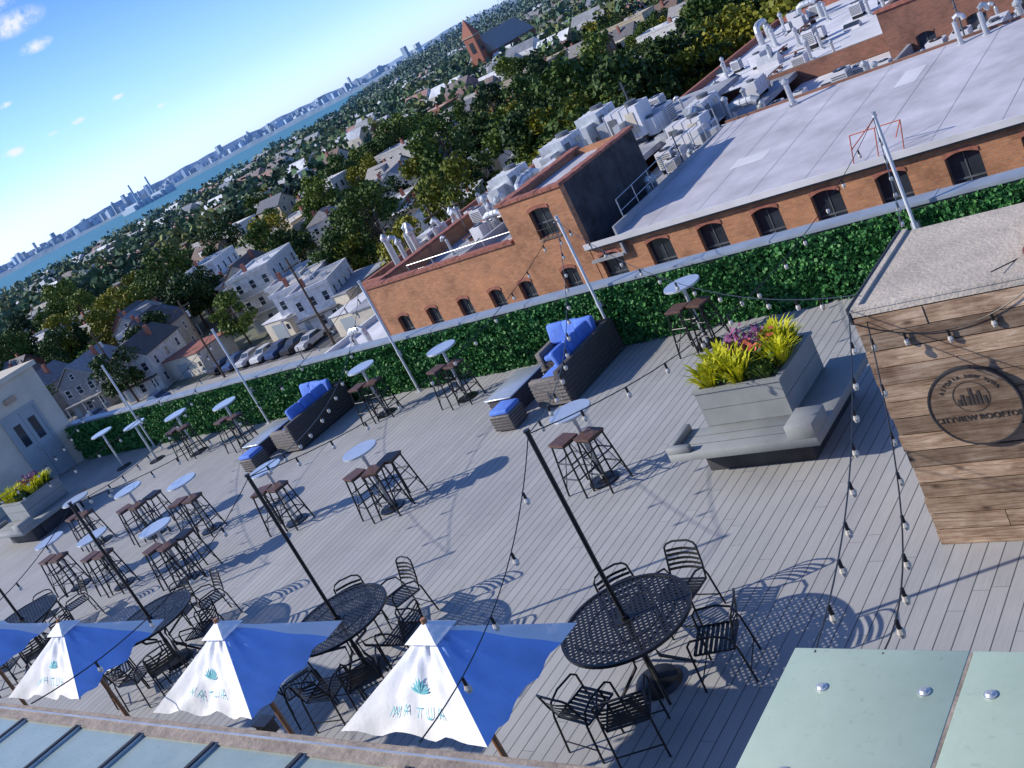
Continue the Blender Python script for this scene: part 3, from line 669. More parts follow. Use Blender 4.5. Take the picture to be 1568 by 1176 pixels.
def bigduct():
    b=MB(); b.box(-1.2,1.2,-.6,.6,.3,1.5,'roofwhite'); b.box(-1.1,-1,-.5,.5,0,.299,'black'); b.box(1,1.1,-.5,.5,0,.299,'black')
    for k in range(4): b.box(-1.22+.6*k,-1.17+.6*k,-.62,.62,.28,1.52,'steel')
    b.box(-1.0,-.4,-.63,-.621,.5,1.3,'frame'); b.box(.3,.9,-.63,-.621,.5,1.3,'stucco'); b.cyl((.5,0,1.501),.35,.15,'frame',14)
    b.box(-.3,.2,-1.2,-.601,.5,1.1,'steel'); b.box(-2.2,-1.221,-.3,.3,.6,1.2,'steel'); b.box(-2.2,-1.7,-.3,.3,0,.599,'steel')
    return b.mesh('rooftop_air_handler')
def chim():
    b=MB(); b.box(-.4,.4,-.4,.4,0,1.8,'brick'); b.box(-.46,.46,-.46,.46,1.801,1.95,'sill'); b.cyl((-.15,0,1.95),.12,.3,'redcop',10); b.cyl((.18,0,1.95),.12,.3,'redcop',10); return b.mesh('brick_chimney')
def skyl():
    b=MB(); b.box(-.8,.8,-.5,.5,0,.3,'roofwhite'); b.add([(-.8,-.5,.301),(.8,-.5,.301),(.8,0,.7),(-.8,0,.7)],[(0,1,2,3)],'glassd'); b.add([(.8,.5,.301),(-.8,.5,.301),(-.8,0,.7),(.8,0,.7)],[(0,1,2,3)],'steel'); b.add([(-.8,-.5,.301),(-.8,0,.7),(-.8,.5,.301)],[(0,1,2)],'roofwhite'); b.add([(.8,-.5,.301),(.8,0,.7),(.8,.5,.301)],[(0,2,1)],'roofwhite'); return b.mesh('roof_skylight')
def piperun():
    b=MB()
    for y,z in ((0,.3),(.18,.3),(.34,.35)): b.tube([(-2.5,y,z),(1,y,z),(2.2,y+.5,z)],.05,random.choice(['steel','black','redcop']),6)
    for x in (-2,-.6,.8): b.box(x,x+.08,-.1,.45,0,.24,'wood_brown')
    return b.mesh('roof_pipe_run')
def mast():
    b=MB(); b.cyl((0,0,0),.05,3.2,'frame',6); 
    for k in range(3): b.tube([(-.5,0,2.2+.35*k),(.5,0,2.2+.35*k)],.02,'frame',4)
    return b.mesh('roof_antenna')
def elbow():
    b=MB(); b.tube([(0,0,0),(0,0,1.3),(.1,0,1.6),(.4,0,1.75),(1.6,0,1.75),(2.0,0,1.6),(2.1,0,1.2),(2.1,0,0)],.28,'steel',12)
    for x in (.7,1.2): b.cyl((0,0,0),.31,.06,'steel',12,X=Matrix.Translation((x,0,1.75))@Matrix.Rotation(rad(90),4,'Y'))
    return b.mesh('roof_round_duct')
EQ={'roof_vent':vent(),'goose_neck_vent':goose(),'rooftop_air_conditioner':acu(),'rooftop_air_handler':bigduct(),'brick_chimney':chim(),'roof_skylight':skyl(),'roof_pipe_run':piperun(),'roof_antenna':mast(),'roof_round_duct':elbow()}
def scat(x0,x1,y0,y1,z,n,w):
    w=dict(w); w['roof_pipe_run']=2; w['roof_antenna']=.5; w['roof_round_duct']=.6
    names=list(w.keys())
    for _ in range(n):
        k=random.choices(names,[w[q] for q in names])[0]; s=random.uniform(.6,1.0)
        inst(EQ[k],k,(random.uniform(x0,x1),random.uniform(y0,y1),z),random.choice([0,1.57,3.14,4.71])+random.uniform(-.05,.05),sc=(s,s,s*random.uniform(.8,1.3)))
for k in range(10): inst(EQ['roof_vent' if k%3 else 'goose_neck_vent'],'roof_vent',(-50.2+.85*k+random.uniform(-.1,.1),46+random.uniform(-.6,1.8),-5.55),random.random(),sc=(1.05,1.05,random.uniform(1.0,1.7)))
for (x,y,s) in ((-38.5,47,1.2),(-36.5,50,1.3),(-34.2,46,1.1),(-33,52,1.3),(-37,55,1.3)): inst(EQ['rooftop_air_handler'],'rooftop_air_handler',(x,y,-4.2),random.choice([0,1.57]),sc=(s*.7,s,s*1.1))
scat(-50,-42.5,47,61,-5.55,26,{'roof_vent':5,'goose_neck_vent':3,'rooftop_air_conditioner':3,'rooftop_air_handler':1})
scat(-40.2,-31.5,40,45,-4.2,16,{'roof_vent':4,'goose_neck_vent':2,'rooftop_air_conditioner':1})
scat(-40,-31.5,43,60,-4.2,44,{'roof_vent':4,'goose_neck_vent':2,'rooftop_air_conditioner':4,'rooftop_air_handler':2,'brick_chimney':.5})
scat(-30,-27.8,43.5,60,-5.2,22,{'roof_vent':3,'rooftop_air_conditioner':4,'rooftop_air_handler':2})
scat(-26.8,-26.2,38,47,-5.2,8,{'roof_vent':3,'goose_neck_vent':2,'rooftop_air_conditioner':2})
scat(-26.5,4,49,58,-6.0,90,{'roof_vent':5,'goose_neck_vent':3,'rooftop_air_conditioner':5,'rooftop_air_handler':3,'roof_skylight':2})
scat(-20,6,61,78,-4.0,40,{'roof_vent':4,'rooftop_air_conditioner':4,'rooftop_air_handler':2,'brick_chimney':.7})
scat(-39,-22.5,64,89,-6.05,54,{'roof_vent':5,'rooftop_air_conditioner':4,'rooftop_air_handler':2,'roof_skylight':3,'brick_chimney':.7})
scat(-66,-53,48,60,-11.95,20,{'roof_vent':5,'rooftop_air_conditioner':3,'roof_skylight':3})
scat(-59,-44,66,83,-9.45,30,{'roof_vent':5,'rooftop_air_conditioner':3,'roof_skylight':3})
scat(-19,8,84,103,-5.45,30,{'roof_vent':5,'rooftop_air_conditioner':3,'roof_skylight':3,'brick_chimney':1})
scat(-82,-70,86,96,-12.95,10,{'roof_vent':5,'rooftop_air_conditioner':3}); scat(-62,-48,90,102,-11.95,12,{'roof_vent':5,'rooftop_air_conditioner':3,'roof_skylight':2})
for k,(x,y) in enumerate(((-14,47.3),(-13,47.4),(-21.5,46.9),(-6,47))): inst(EQ['goose_neck_vent' if k<2 else 'roof_vent'],'roof_vent',(x,y,-4.03),1.0*k,sc=(.8,.8,.8))
b=MB()
for x in (-15.2,-14.3,-13.4): b.tube([(x,FY-.1,-4.4),(x+.2,FY-.1,-3.4)],.02,'orange')
b.tube([(-15.0,FY-.1,-3.4),(-13.2,FY-.1,-3.4)],.02,'orange'); b.tube([(-15.1,FY-.1,-3.9),(-14.2,FY+.8,-3.2)],.02,'orange'); b.tube([(-13.2,FY-.1,-3.4),(-13.9,FY+.9,-4.2)],.02,'orange'); b.obj('orange_roof_ladder_frame')
# ------------------------------------------------------------------ ground, streets
M['ground']=simple('city_ground',(.12,.13,.09),.95,var=.5,scale=.04)
b=MB(); b.add([(-12000,-4000,GZ),(9000,-4000,GZ),(9000,12000,GZ),(-12000,12000,GZ)],[(0,1,2,3)],'ground'); b.obj('ground')
PITCH=47
streets=[-98-PITCH*k for k in range(16)]
b=MB()
for sx in streets:
    b.box(sx-4.5,sx+4.5,190 if sx>-220 else 60,900,GZ+.01,GZ+.03,'asphalt')
for yy in (66,190,320,470,640): b.box(-860,-42,yy-5,yy+5,GZ+.035,GZ+.05,'asphalt')
b.box(-100,-43,20,60.9,GZ+.01,GZ+.03,'asphalt'); b.box(-122,-67,73.6,83,GZ+.01,GZ+.03,'asphalt')
b.obj('road')
b=MB(); b.box(-210,-43,71.1,73.5,GZ+.002,GZ+.14,'side'); b.box(-210,-43,58.6,60.9,GZ+.032,GZ+.15,'side'); b.obj('sidewalk')
b=MB()
for k in range(30): b.box(-200+5*k,-197+5*k,65.9,66.1,GZ+.054,GZ+.06,'paint')
for k in range(14): b.box(-94+3.4*k,-93.9+3.4*k,42,47,GZ+.034,GZ+.04,'paint')
for k in range(16): b.box(-120+3.1*k,-119.9+3.1*k,74,79,GZ+.034,GZ+.04,'paint')
b.obj('road_markings')
# ------------------------------------------------------------------ houses
def house(w,d,st,kind,porch=True,wall='hwall'):
    b=MB(); h=3.0*st+.4
    b.box(-w/2,w/2,-d/2,d/2,0,h,wall)
    def win(x,y,z,ax,sgn,ww=.9,hh=1.35):
        if ax=='y':
            y1=y+sgn*.06; a,c=min(y,y1),max(y,y1)
            b.box(x-ww/2-.09,x+ww/2+.09,a,c,z-.1,z,'trim'); b.box(x-ww/2-.09,x+ww/2+.09,a,c,z+hh,z+hh+.1,'trim')
            b.box(x-ww/2-.09,x-ww/2,a,c,z,z+hh,'trim'); b.box(x+ww/2,x+ww/2+.09,a,c,z,z+hh,'trim')
            g=y+sgn*.015; b.add([(x-ww/2,g,z),(x+ww/2,g,z),(x+ww/2,g,z+hh),(x-ww/2,g,z+hh)],[(0,1,2,3)],'glassd')
            b.box(x-ww/2,x+ww/2,min(g,y+sgn*.04),max(g,y+sgn*.04),z+hh/2-.03,z+hh/2+.03,'trim')
        else:
            y1=x+sgn*.06; a,c=min(x,y1),max(x,y1)
            b.box(a,c,y-ww/2-.09,y+ww/2+.09,z-.1,z,'trim'); b.box(a,c,y-ww/2-.09,y+ww/2+.09,z+hh,z+hh+.1,'trim')
            b.box(a,c,y-ww/2-.09,y-ww/2,z,z+hh,'trim'); b.box(a,c,y+ww/2,y+ww/2+.09,z,z+hh,'trim')
            g=x+sgn*.015; b.add([(g,y-ww/2,z),(g,y+ww/2,z),(g,y+ww/2,z+hh),(g,y-ww/2,z+hh)],[(0,1,2,3)],'glassd')
            b.box(min(g,x+sgn*.04),max(g,x+sgn*.04),y-ww/2,y+ww/2,z+hh/2-.03,z+hh/2+.03,'trim')
    for s in range(st):
        z=1.0+3*s
        k=max(2,int(w/2.4))
        for i in range(k):
            x=-w/2+w*(i+.5)/k
            for sg_ in (-1,1):
                if s==0 and i==0 and sg_==-1: continue
                win(x,sg_*d/2,z,'y',sg_)
        k=max(2,int(d/3.2))
        for i in range(k):
            for sg_ in (-1,1): win(sg_*w/2,-d/2+d*(i+.5)/k,z,'x',sg_,.8)
    b.box(-w/2+.4,-w/2+1.4,-d/2-.05,-d/2-.001,.3,2.4,'door')
    if porch:
        b.box(-w/2+.1,w/2-.1,-d/2-1.6,-d/2-.051,0,.3,'side'); b.box(-w/2,w/2,-d/2-1.7,-d/2-.002,2.75,2.95,'hroof')
        for x in (-w/2+.2,0,w/2-.2): b.box(x-.07,x+.07,-d/2-1.6,-d/2-1.46,.3,2.75,'trim')
    if kind=='gable':
        r=w*.36; o=.35
        vs=[(-w/2-o,-d/2-o,h-.15),(w/2+o,-d/2-o,h-.15),(0,-d/2-o,h+r),(-w/2-o,d/2+o,h-.15),(w/2+o,d/2+o,h-.15),(0,d/2+o,h+r)]
        t=.14; vs2=[(x,y,z+t) for x,y,z in vs]
        b.add(vs+vs2,[(6,8,11,9),(8,7,10,11),(0,3,5,2),(2,5,4,1),(0,2,8,6),(2,1,7,8),(5,3,9,11),(4,5,11,10),(0,6,9,3),(1,4,10,7)],'hroof')
        b.add([(-w/2,-d/2,h),(w/2,-d/2,h),(0,-d/2,h+r-.12),(-w/2,d/2,h),(w/2,d/2,h),(0,d/2,h+r-.12)],[(0,1,2),(4,3,5)],wall)
        win(0,-d/2,h+.35,'y',-1,.7,.9); win(0,d/2,h+.35,'y',1,.7,.9)
        b.box(w*.18,w*.18+.6,1,1.6,h,h+r+.7,'redcop')
        if d>11.5: b.box(-w*.42,-w*.1,-1.2,1.2,h+.2,h+r*.85,wall); b.box(-w*.45,-w*.08,-1.35,1.35,h+r*.851,h+r*.851+.12,'hroof'); win(-w*.42,0,h+.5,'x',-1,1.1,.9)
    elif kind=='hip':
        r=w*.3; o=.35
        b.add([(-w/2-o,-d/2-o,h),(w/2+o,-d/2-o,h),(w/2+o,d/2+o,h),(-w/2-o,d/2+o,h),(0,-d/2+w*.45,h+r),(0,d/2-w*.45,h+r)],[(0,1,4),(1,2,5,4),(2,3,5),(3,0,4,5),(3,2,1,0)],'hroof')
        b.box(w*.2,w*.2+.6,1,1.6,h,h+r+.5,'redcop')
        b.box(-.9,.9,-d/2+.4,-d/2+2.6,h+.3,h+1.5,wall); b.box(-1.05,1.05,-d/2+.25,-d/2+2.8,h+1.501,h+1.65,'hroof'); win(0,-d/2+.4,h+.5,'y',-1,1.2,.8)
    else:
        b.box(-w/2+.22,w/2-.22,-d/2+.22,d/2-.22,h+.002,h+.06,'hflat')
        for q in ((-w/2-.06,w/2+.06,-d/2-.06,-d/2+.2),(-w/2-.06,w/2+.06,d/2-.2,d/2+.06),(-w/2-.06,-w/2+.2,-d/2+.201,d/2-.201),(w/2-.2,w/2+.06,-d/2+.201,d/2-.201)): b.box(*q,h+.003,h+.4,'trim' if wall=='wwall' else wall)
        b.box(-w/2-.3,w/2+.3,-d/2-.4,-d/2-.061,h-.1,h+.45,wall)
        b.box(w*.1,w*.1+.9,0,1.2,h+.07,h+.5,'steel'); b.cyl((-w*.2,d*.2,h+.06),.12,.8,'steel',8); b.box(-w*.3,-w*.3+.6,-d*.2,-d*.2+.6,h+.06,h+1.4,'redcop')
        if st==3:
            for s in (1,2): b.box(-w/2+.3,w/2-.3,-d/2-1.1,-d/2-.002,3*s+.1,3*s+.25,'trim'); b.box(-w/2+.3,w/2-.3,-d/2-1.1,-d/2-1.05,3*s+.251,3*s+1.1,'steel')
    return b.mesh('house_'+kind)
HV=[house(6.6,11,2,'gable'),house(7.2,12,2,'gable'),house(7.0,10,2,'hip'),house(6.8,13,2,'flat'),house(7.4,14,3,'flat'),house(6.4,12,2,'flat',False),house(7,11,3,'gable',False),
 house(7.6,14,3,'flat',False,'wwall'),house(7.2,13,2,'flat',True,'wwall'),house(7.2,11,2,'gable',True,'bwall')]
HN=['gabled_house','gabled_house','hipped_roof_house','flat_roof_row_house','flat_roof_row_house','flat_roof_row_house','gabled_house','flat_roof_row_house','flat_roof_row_house','gabled_house']
HS=.85
near=[]; far=[]
def visible(x,y):
    if x>0: return False
    r=math.hypot(x,y); a=math.degrees(math.atan2(y,-x)); return 22<a<82 and r<(760 if a<38 else 760+(a-38)*25 if a<46 else 980)
def zone(x,y): return math.hypot(x,y)<222 and x>-225
for si,sx in enumerate(streets+[ -51]):
    for sd in (-1,1):
        px=sx+sd*13.0
        y=78.0
        if sx==-51: y=118.0
        while y<880:
            y+=random.uniform(6.6,8.0)
            if any(abs(y-c)<10 for c in (66,190,320,470,640)): continue
            if not visible(px,y) or random.random()<.14: continue
            if px>-68 and y<115: continue
            if zone(px,y) and px<-60: continue
            r=math.hypot(px,y); k=random.choices(range(7),[3,3,2,4,2,4,1])[0]
            (near if r<320 else far).append((px+random.uniform(-1.5,1.5),y,k,sd))
for (x,y,k,sd) in near:
    s=HS*random.uniform(.88,1.05); inst(HV[k],HN[k],(x,y,GZ),rad(-90) if sd>0 else rad(90),sc=(s,s,HS*random.uniform(.9,1.08)))
occ=[]
u_=Vector((-.886,.464)); v_=Vector((.464,.886))
for row in range(-1,6):
    for i in range(-3,15):
        p=Vector((-117,91))+u_*(i*7.6+random.uniform(-.4,.4))+v_*(row*19.5+ (2.5 if row%2 else 0)+random.uniform(-1.2,1.2))
        if not zone(p.x,p.y) or p.y<84 or p.x>-86: continue
        if row==0: k=random.choice([7,7,8,3,5,4,1])
        elif row==-1: k=random.choice([9,9,1,0,3,8])
        else:
            if random.random()<.18: continue
            k=random.choices([0,1,2,3,8,5,9],[2,2,2,3,3,3,1])[0]
        s=HS*random.uniform(.9,1.03); inst(HV[k],HN[k],(p.x,p.y,GZ),rad(27.6)+(math.pi if row%2==1 else 0),sc=(s,s*.9,HS*random.uniform(.9,1.05))); occ.append((p.x,p.y))
for (x,y,k,rz) in [(-164,76,9,20),(-177,79,1,20),(-190,84,0,25),(-150,77,9,27),(-136,78,1,27),(-205,90,2,20)]:
    if all(math.hypot(x-a,y-c)>9 for a,c in occ): inst(HV[k],HN[k],(x,y,GZ),rad(rz),sc=(HS,HS,HS)); occ.append((x,y))
def free(x,y,d=7.0): return all(math.hypot(x-a,y-c)>d for a,c in occ)
def shed(w,d,h,rf):
    b=MB(); b.box(-w/2,w/2,-d/2,d/2,0,h,'stucco'); b.box(-w/2-.15,w/2+.15,-d/2-.15,d/2+.15,h+.002,h+.14,rf); b.box(-1.2,1.2,-d/2-.04,-d/2-.002,.05,2.1,'door'); b.box(w/2-.9,w/2-.3,-d/2-.04,-d/2-.002,1.1,1.8,'glassd'); return b.mesh('garage')
SH=[shed(5,6,2.6,'roofwhite'),shed(7,9,3.4,'roofgrey'),shed(9,6,3.0,'redcop')]
for (x,y,k) in [(-92,79,0),(-84,77.5,1),(-74,78,2),(-112,85,0),(-128,80,2),(-100,86,1),(-78,62,0)]: inst(SH[k],'garage',(x,y,GZ),rad(random.choice([0,8,-5])))
WC=[(.6,.59,.57),(.42,.37,.3),(.26,.13,.10),(.55,.55,.57),(.50,.44,.35),(.66,.66,.64),(.3,.16,.13)]
RC=[(.14,.14,.16),(.22,.22,.22),(.6,.61,.64),(.38,.39,.43),(.66,.66,.68),(.17,.12,.1),(.30,.14,.10)]
vs=[];fs=[];cl=[]
for (x,y,k,sd) in far:
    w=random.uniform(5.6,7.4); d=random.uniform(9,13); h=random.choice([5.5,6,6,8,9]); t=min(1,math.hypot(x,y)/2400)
    hz=lambda c:[q*(1-t)+t*v for q,v in zip(c,(.36,.46,.58))]  # distance haze mixed into the wall, roof and window colours
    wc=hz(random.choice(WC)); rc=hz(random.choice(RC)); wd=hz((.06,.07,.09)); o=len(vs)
    a,c,e_,f_=x-d/2,x+d/2,y-w/2,y+w/2
    if random.random()<.5:
        vs+=[(a,e_,GZ),(c,e_,GZ),(c,f_,GZ),(a,f_,GZ),(a,e_,GZ+h),(c,e_,GZ+h),(c,f_,GZ+h),(a,f_,GZ+h)]
        F=[((4,5,6,7),rc),((0,1,5,4),wc),((1,2,6,5),wc),((2,3,7,6),wc),((3,0,4,7),wc)]
    else:
        m=(e_+f_)/2
        vs+=[(a,e_,GZ),(c,e_,GZ),(c,f_,GZ),(a,f_,GZ),(a,e_,GZ+h),(c,e_,GZ+h),(c,f_,GZ+h),(a,f_,GZ+h),(a,m,GZ+h+2.4),(c,m,GZ+h+2.4)]
        F=[((4,5,9,8),rc),((7,8,9,6),rc),((0,1,5,4),wc),((1,2,6,9,5),wc),((2,3,7,6),wc),((3,0,4,8,7),wc)]
    for q,cc in F: fs.append([o+i for i in q]); cl.append(cc)
    for s_ in range(int(h/2.8)):
        for u in range(3):
            yy=e_+w*(u+.5)/3-.4; zz=GZ+1.1+2.7*s_; o=len(vs)
            vs+=[(c+.05,yy,zz),(c+.05,yy+.8,zz),(c+.05,yy+.8,zz+1.2),(c+.05,yy,zz+1.2)]; fs.append([o,o+1,o+2,o+3]); cl.append(wd)
        for u in range(4):
            xx=a+d*(u+.5)/4-.4; o=len(vs)
            vs+=[(xx,e_-.05,zz),(xx+.8,e_-.05,zz),(xx+.8,e_-.05,zz+1.2),(xx,e_-.05,zz+1.2)]; fs.append([o,o+1,o+2,o+3]); cl.append(wd)
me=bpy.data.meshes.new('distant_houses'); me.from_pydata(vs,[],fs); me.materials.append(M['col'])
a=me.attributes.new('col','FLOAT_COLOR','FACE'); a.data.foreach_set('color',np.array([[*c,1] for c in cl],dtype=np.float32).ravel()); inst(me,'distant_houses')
# ------------------------------------------------------------------ trees
def tree(h,wd,mat,n=2600,leaf=.45,seed=0):
    b=MB(); r=random.Random(seed)
    b.tube([(0,0,0),(.1,0,h*.25),(.0,.1,h*.5),(.1,0,h*.75)],h*.022,'bark',8,r2=h*.006)
    cl=[]
    for i in range(18):
        a=r.uniform(0,6.28); u=r.uniform(.33,1.0); rr=wd*.5*math.sqrt(max(.05,1-((u-.58)/.48)**2))*r.uniform(.45,.95)
        p=np.array([rr*math.cos(a),rr*math.sin(a),h*u*.93]); cl.append((p,wd*r.uniform(.12,.24)))
        b.tube([(0,0,h*.25+h*.03*i*.5),(p[0]*.5,p[1]*.5,p[2]*.75),tuple(p)],h*.008,'bark',5,r2=h*.002)
    cs=[]
    for p,s in cl:
        m=n//len(cl); d=rng.normal(size=(m,3)); d/=np.linalg.norm(d,axis=1)[:,None]; q=s*rng.uniform(.45,1.15,(m,1))
        cs.append(p+d*q*np.array([1,1,.72]))
    b.leaves(np.concatenate(cs),leaf,mat,up=.5); return b.mesh('tree')
def conifer(h,wd,seed):
    b=MB(); b.tube([(0,0,0),(0,0,h)],.2,'bark',7,r2=.03); cs=[]
    for i in range(26):
        z=h*(.12+.86*i/26); R=wd*.5*(1-i/27)
        for k in range(9):
            a=random.uniform(0,6.28); t=rng.uniform(.1,1,(9,1)); cs.append(np.concatenate([R*t*math.cos(a),R*t*math.sin(a),z-R*.35*t],1)+rng.normal(0,.12,(9,3)))
    b.leaves(np.concatenate(cs),.5,'leafB'); return b.mesh('conifer_tree')
TR=[tree(12,9,'leafA',seed=1),tree(14,10,'leafA',3200,seed=2),tree(10,8,'leafY',2400,seed=3),tree(13,9,'leafB',3000,seed=4),tree(9,7,'leafA',2000,seed=5),tree(12,10,'leafY',2800,seed=6)]
CF=conifer(13,6.5,7)
def puttree(x,y,k=None,s=None,z=GZ):
    if random.random()<.05 and k is None:
        inst(CF,'conifer_tree',(x,y,z),random.random()*6,sc=(.8,.8,.8)); return
    k=random.choices(range(6),[5,3,2,5,4,2])[0] if k is None else k; s=s or random.uniform(.6,1.05)
    inst(TR[k],'tree',(x,y,z),random.random()*6.28,sc=(s,s,s*random.uniform(.9,1.1)))
ft=[]
for sx in streets+[-51]:
    for off,dens in ((-23.5,5.8),(6.2,14),(-6.2,14)):
        y=70 if sx!=-51 else 116
        while y<930:
            y+=random.uniform(.4,1.6)*dens
            x=sx+off+random.uniform(-3,3)*(1 if abs(off)>10 else .2)
            if not visible(x,y) or (x>-68 and y<112) or (zone(x,y) and x<-60): continue
            if math.hypot(x,y)<290: puttree(x,y)
            else: ft.append((x,y,random.uniform(7.5,13.5)))
cnt=0
while cnt<85:
    x=random.uniform(-215,-62); y=random.uniform(84,215)
    if not zone(x,y) or not free(x,y,5.0) or math.degrees(math.atan2(y,-x))<24 or (x>-86 and y<100) or (x>-66 and y<106): 
        cnt+=.02; continue
    puttree(x,y,None,random.uniform(.6,1.0)); cnt+=1
for _ in range(14): puttree(random.uniform(-90,-62),random.uniform(105,150),random.choice([2,5,0,1,3]),random.uniform(.9,1.2))
for (x,y,k,s) in [(-69,72,2,.8),(-66,84,5,.9),(-65,96,0,1.0),(-44,110,5,1.2),(-40,122,1,1.2),(-30,122,3,1.2),(-150,62,4,.8),(-125,56,2,.5),(-170,64,3,.8),(-90,87,2,.8),(-122,84,4,.8),(-143,84,3,.8),(-184,76,0,.9),(-88,96,5,.9),(-158,70,0,.8),(-134,72,3,.7)]: puttree(x,y,k,s)
def forest(lst,name,per=85):
    C=[];K=[]
    for (x,y,h) in lst:
        d=rng.normal(size=(per,3)); d/=np.linalg.norm(d,axis=1)[:,None]; d*=rng.uniform(.55,1.1,(per,1))
        lump=1+.25*np.sin(d[:,0:1]*5+x)*np.sin(d[:,1:2]*6+y)
        p=d*lump*np.array([h*.38,h*.38,h*.40])+np.array([x,y,GZ+h*.58]); C.append(p)
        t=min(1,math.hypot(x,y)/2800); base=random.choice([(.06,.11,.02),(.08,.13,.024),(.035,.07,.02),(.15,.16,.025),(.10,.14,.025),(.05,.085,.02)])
        bb=np.array([q*(1-t)+t*v for q,v in zip(base,(.22,.33,.44))]); K.append(bb*rng.uniform(.7,1.35,(per,1)))  # leaf colour blended toward haze blue with distance
    C=np.concatenate(C);K=np.concatenate(K);m=len(C)
    a=rng.normal(size=(m,3)); a[:,2]+=.6; a/=np.linalg.norm(a,axis=1)[:,None]; q=np.cross(a,rng.normal(size=(m,3))); q/=np.linalg.norm(q,axis=1)[:,None]; c=np.cross(a,q)
    s=rng.uniform(.45,.95,(m,1)); q*=s;c*=s
    V=np.stack([C-q-c,C+q-c,C+q+c,C-q+c],1).reshape(-1,3)
    me=bpy.data.meshes.new(name); me.vertices.add(4*m); me.vertices.foreach_set('co',V.astype(np.float32).ravel()); me.loops.add(4*m); me.loops.foreach_set('vertex_index',np.arange(4*m,dtype=np.int32))
    me.polygons.add(m); me.polygons.foreach_set('loop_start',np.arange(0,4*m,4,dtype=np.int32)); me.polygons.foreach_set('loop_total',np.full(m,4,dtype=np.int32)); me.update(calc_edges=True)
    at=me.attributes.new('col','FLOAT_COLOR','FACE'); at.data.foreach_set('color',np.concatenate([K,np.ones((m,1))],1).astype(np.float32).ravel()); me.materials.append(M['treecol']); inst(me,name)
for _ in range(300):
    a=rad(random.uniform(40,75)); r=random.uniform(420,980); ft.append((-r*math.cos(a),r*math.sin(a),random.uniform(8,14)))
for _ in range(90):
    a=rad(random.uniform(22,42)); r=random.uniform(600,800); ft.append((-r*math.cos(a),r*math.sin(a),random.uniform(6,9)))
for _ in range(600):
    a=rad(random.uniform(45,80)); r=random.uniform(950,1500); h=10+14*min(1,max(0,(math.degrees(a)-45)/6)); ft.append((-r*math.cos(a),r*math.sin(a),random.uniform(.8,1.25)*h))
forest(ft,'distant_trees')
e=empty('brick_church',(-262,352,GZ)); b=MB(); b.box(-7,7,-14,14,0,11,'brick_dark'); b.add([(-7.5,-14,11),(7.5,-14,11),(0,-14,18),(-7.5,14,11),(7.5,14,11),(0,14,18)],[(0,1,2),(4,3,5),(1,4,5,2),(3,0,2,5)],'hroof')
b.box(-2.6,2.6,-18,-14.01,0,19,'redcop'); b.box(-2.9,2.9,-18.3,-13.8,19.001,19.5,'sill'); b.add([(-2.8,-18.2,19.501),(2.8,-18.2,19.501),(2.8,-13.8,19.501),(-2.8,-13.8,19.501),(0,-16,26)],[(0,1,4),(1,2,4),(2,3,4),(3,0,4)],'redcop'); b.box(-1,1,-18.1,-18.01,13,17,'glassd'); b.box(2.61,2.7,-17,-15,13,17,'glassd'); b.obj('church_body',e)
def car():
    b=MB(); prof=[(-2.2,.35),(-2.2,.8),(-1.9,.95),(-1.1,1.0),(-.55,1.45),(.9,1.45),(1.5,1.0),(2.1,.9),(2.25,.6),(2.25,.35)]
    vs=[(x,-.85 if z<1.2 else -.68,z) for x,z in prof]+[(x,.85 if z<1.2 else .68,z) for x,z in prof]; n=len(prof)
    b.add(vs,[tuple(range(n)),tuple(range(2*n-1,n-1,-1))]+[(i,i+n,(i+1)%n+n,(i+1)%n) for i in range(n)],'carp')
    for s_ in (-1,1): b.add([(-.95,s_*.868,1.02),(-.5,s_*.72,1.4),(.85,s_*.72,1.4),(1.3,s_*.868,1.02)],[(0,1,2,3)],'glassd')
    b.add([(-1.09,-.75,1.03),(-1.09,.75,1.03),(-.6,.65,1.43),(-.6,-.65,1.43)],[(0,1,2,3)],'glassd'); b.add([(1.48,-.75,1.04),(1.48,.75,1.04),(.97,.65,1.43),(.97,-.65,1.43)],[(0,1,2,3)],'glassd')
    for x in (-1.35,1.4):
        for s_ in (-1,1): b.cyl((0,0,-.1),.33,.2,'rubber',14,X=Matrix.Translation((x,s_*.8,.33))@Matrix.Rotation(rad(90),4,'X'))
    return b.mesh('parked_car')
CA=car()
for k in range(26): inst(CA,'parked_car',(-92+(k%13)*3.4,44 if k<13 else 54,GZ+.03),rad(90))
for k in range(14):
    x=-118.5+3.1*k
    if random.random()<.8 and not (-97<x<-88): inst(CA,'parked_car',(x,76.4,GZ+.03),rad(90)+random.uniform(-.04,.04))
for k in range(22):
    x,y=-170+5.6*k+random.uniform(-.5,.5),random.choice([62.5,69.5]); inst(CA,'parked_car',(x,y,GZ+.05),0)
for sx in streets[2:6]:
    y=200
    while y<300: inst(CA,'parked_car',(sx+random.choice([-3.5,3.5]),y,GZ+.03),rad(90)); y+=random.uniform(5.5,12)
b=MB(); b.cyl((0,0,0),.16,11,'bark',8,.1); b.box(-1.2,1.2,-.06,.06,10,10.15,'bark'); b.cyl((.4,.25,8.6),.22,.8,'steel',10); UP=b.mesh('utility_pole')
for k in range(6): inst(UP,'utility_pole',(-70-22*k,72.7,GZ),rad(90))
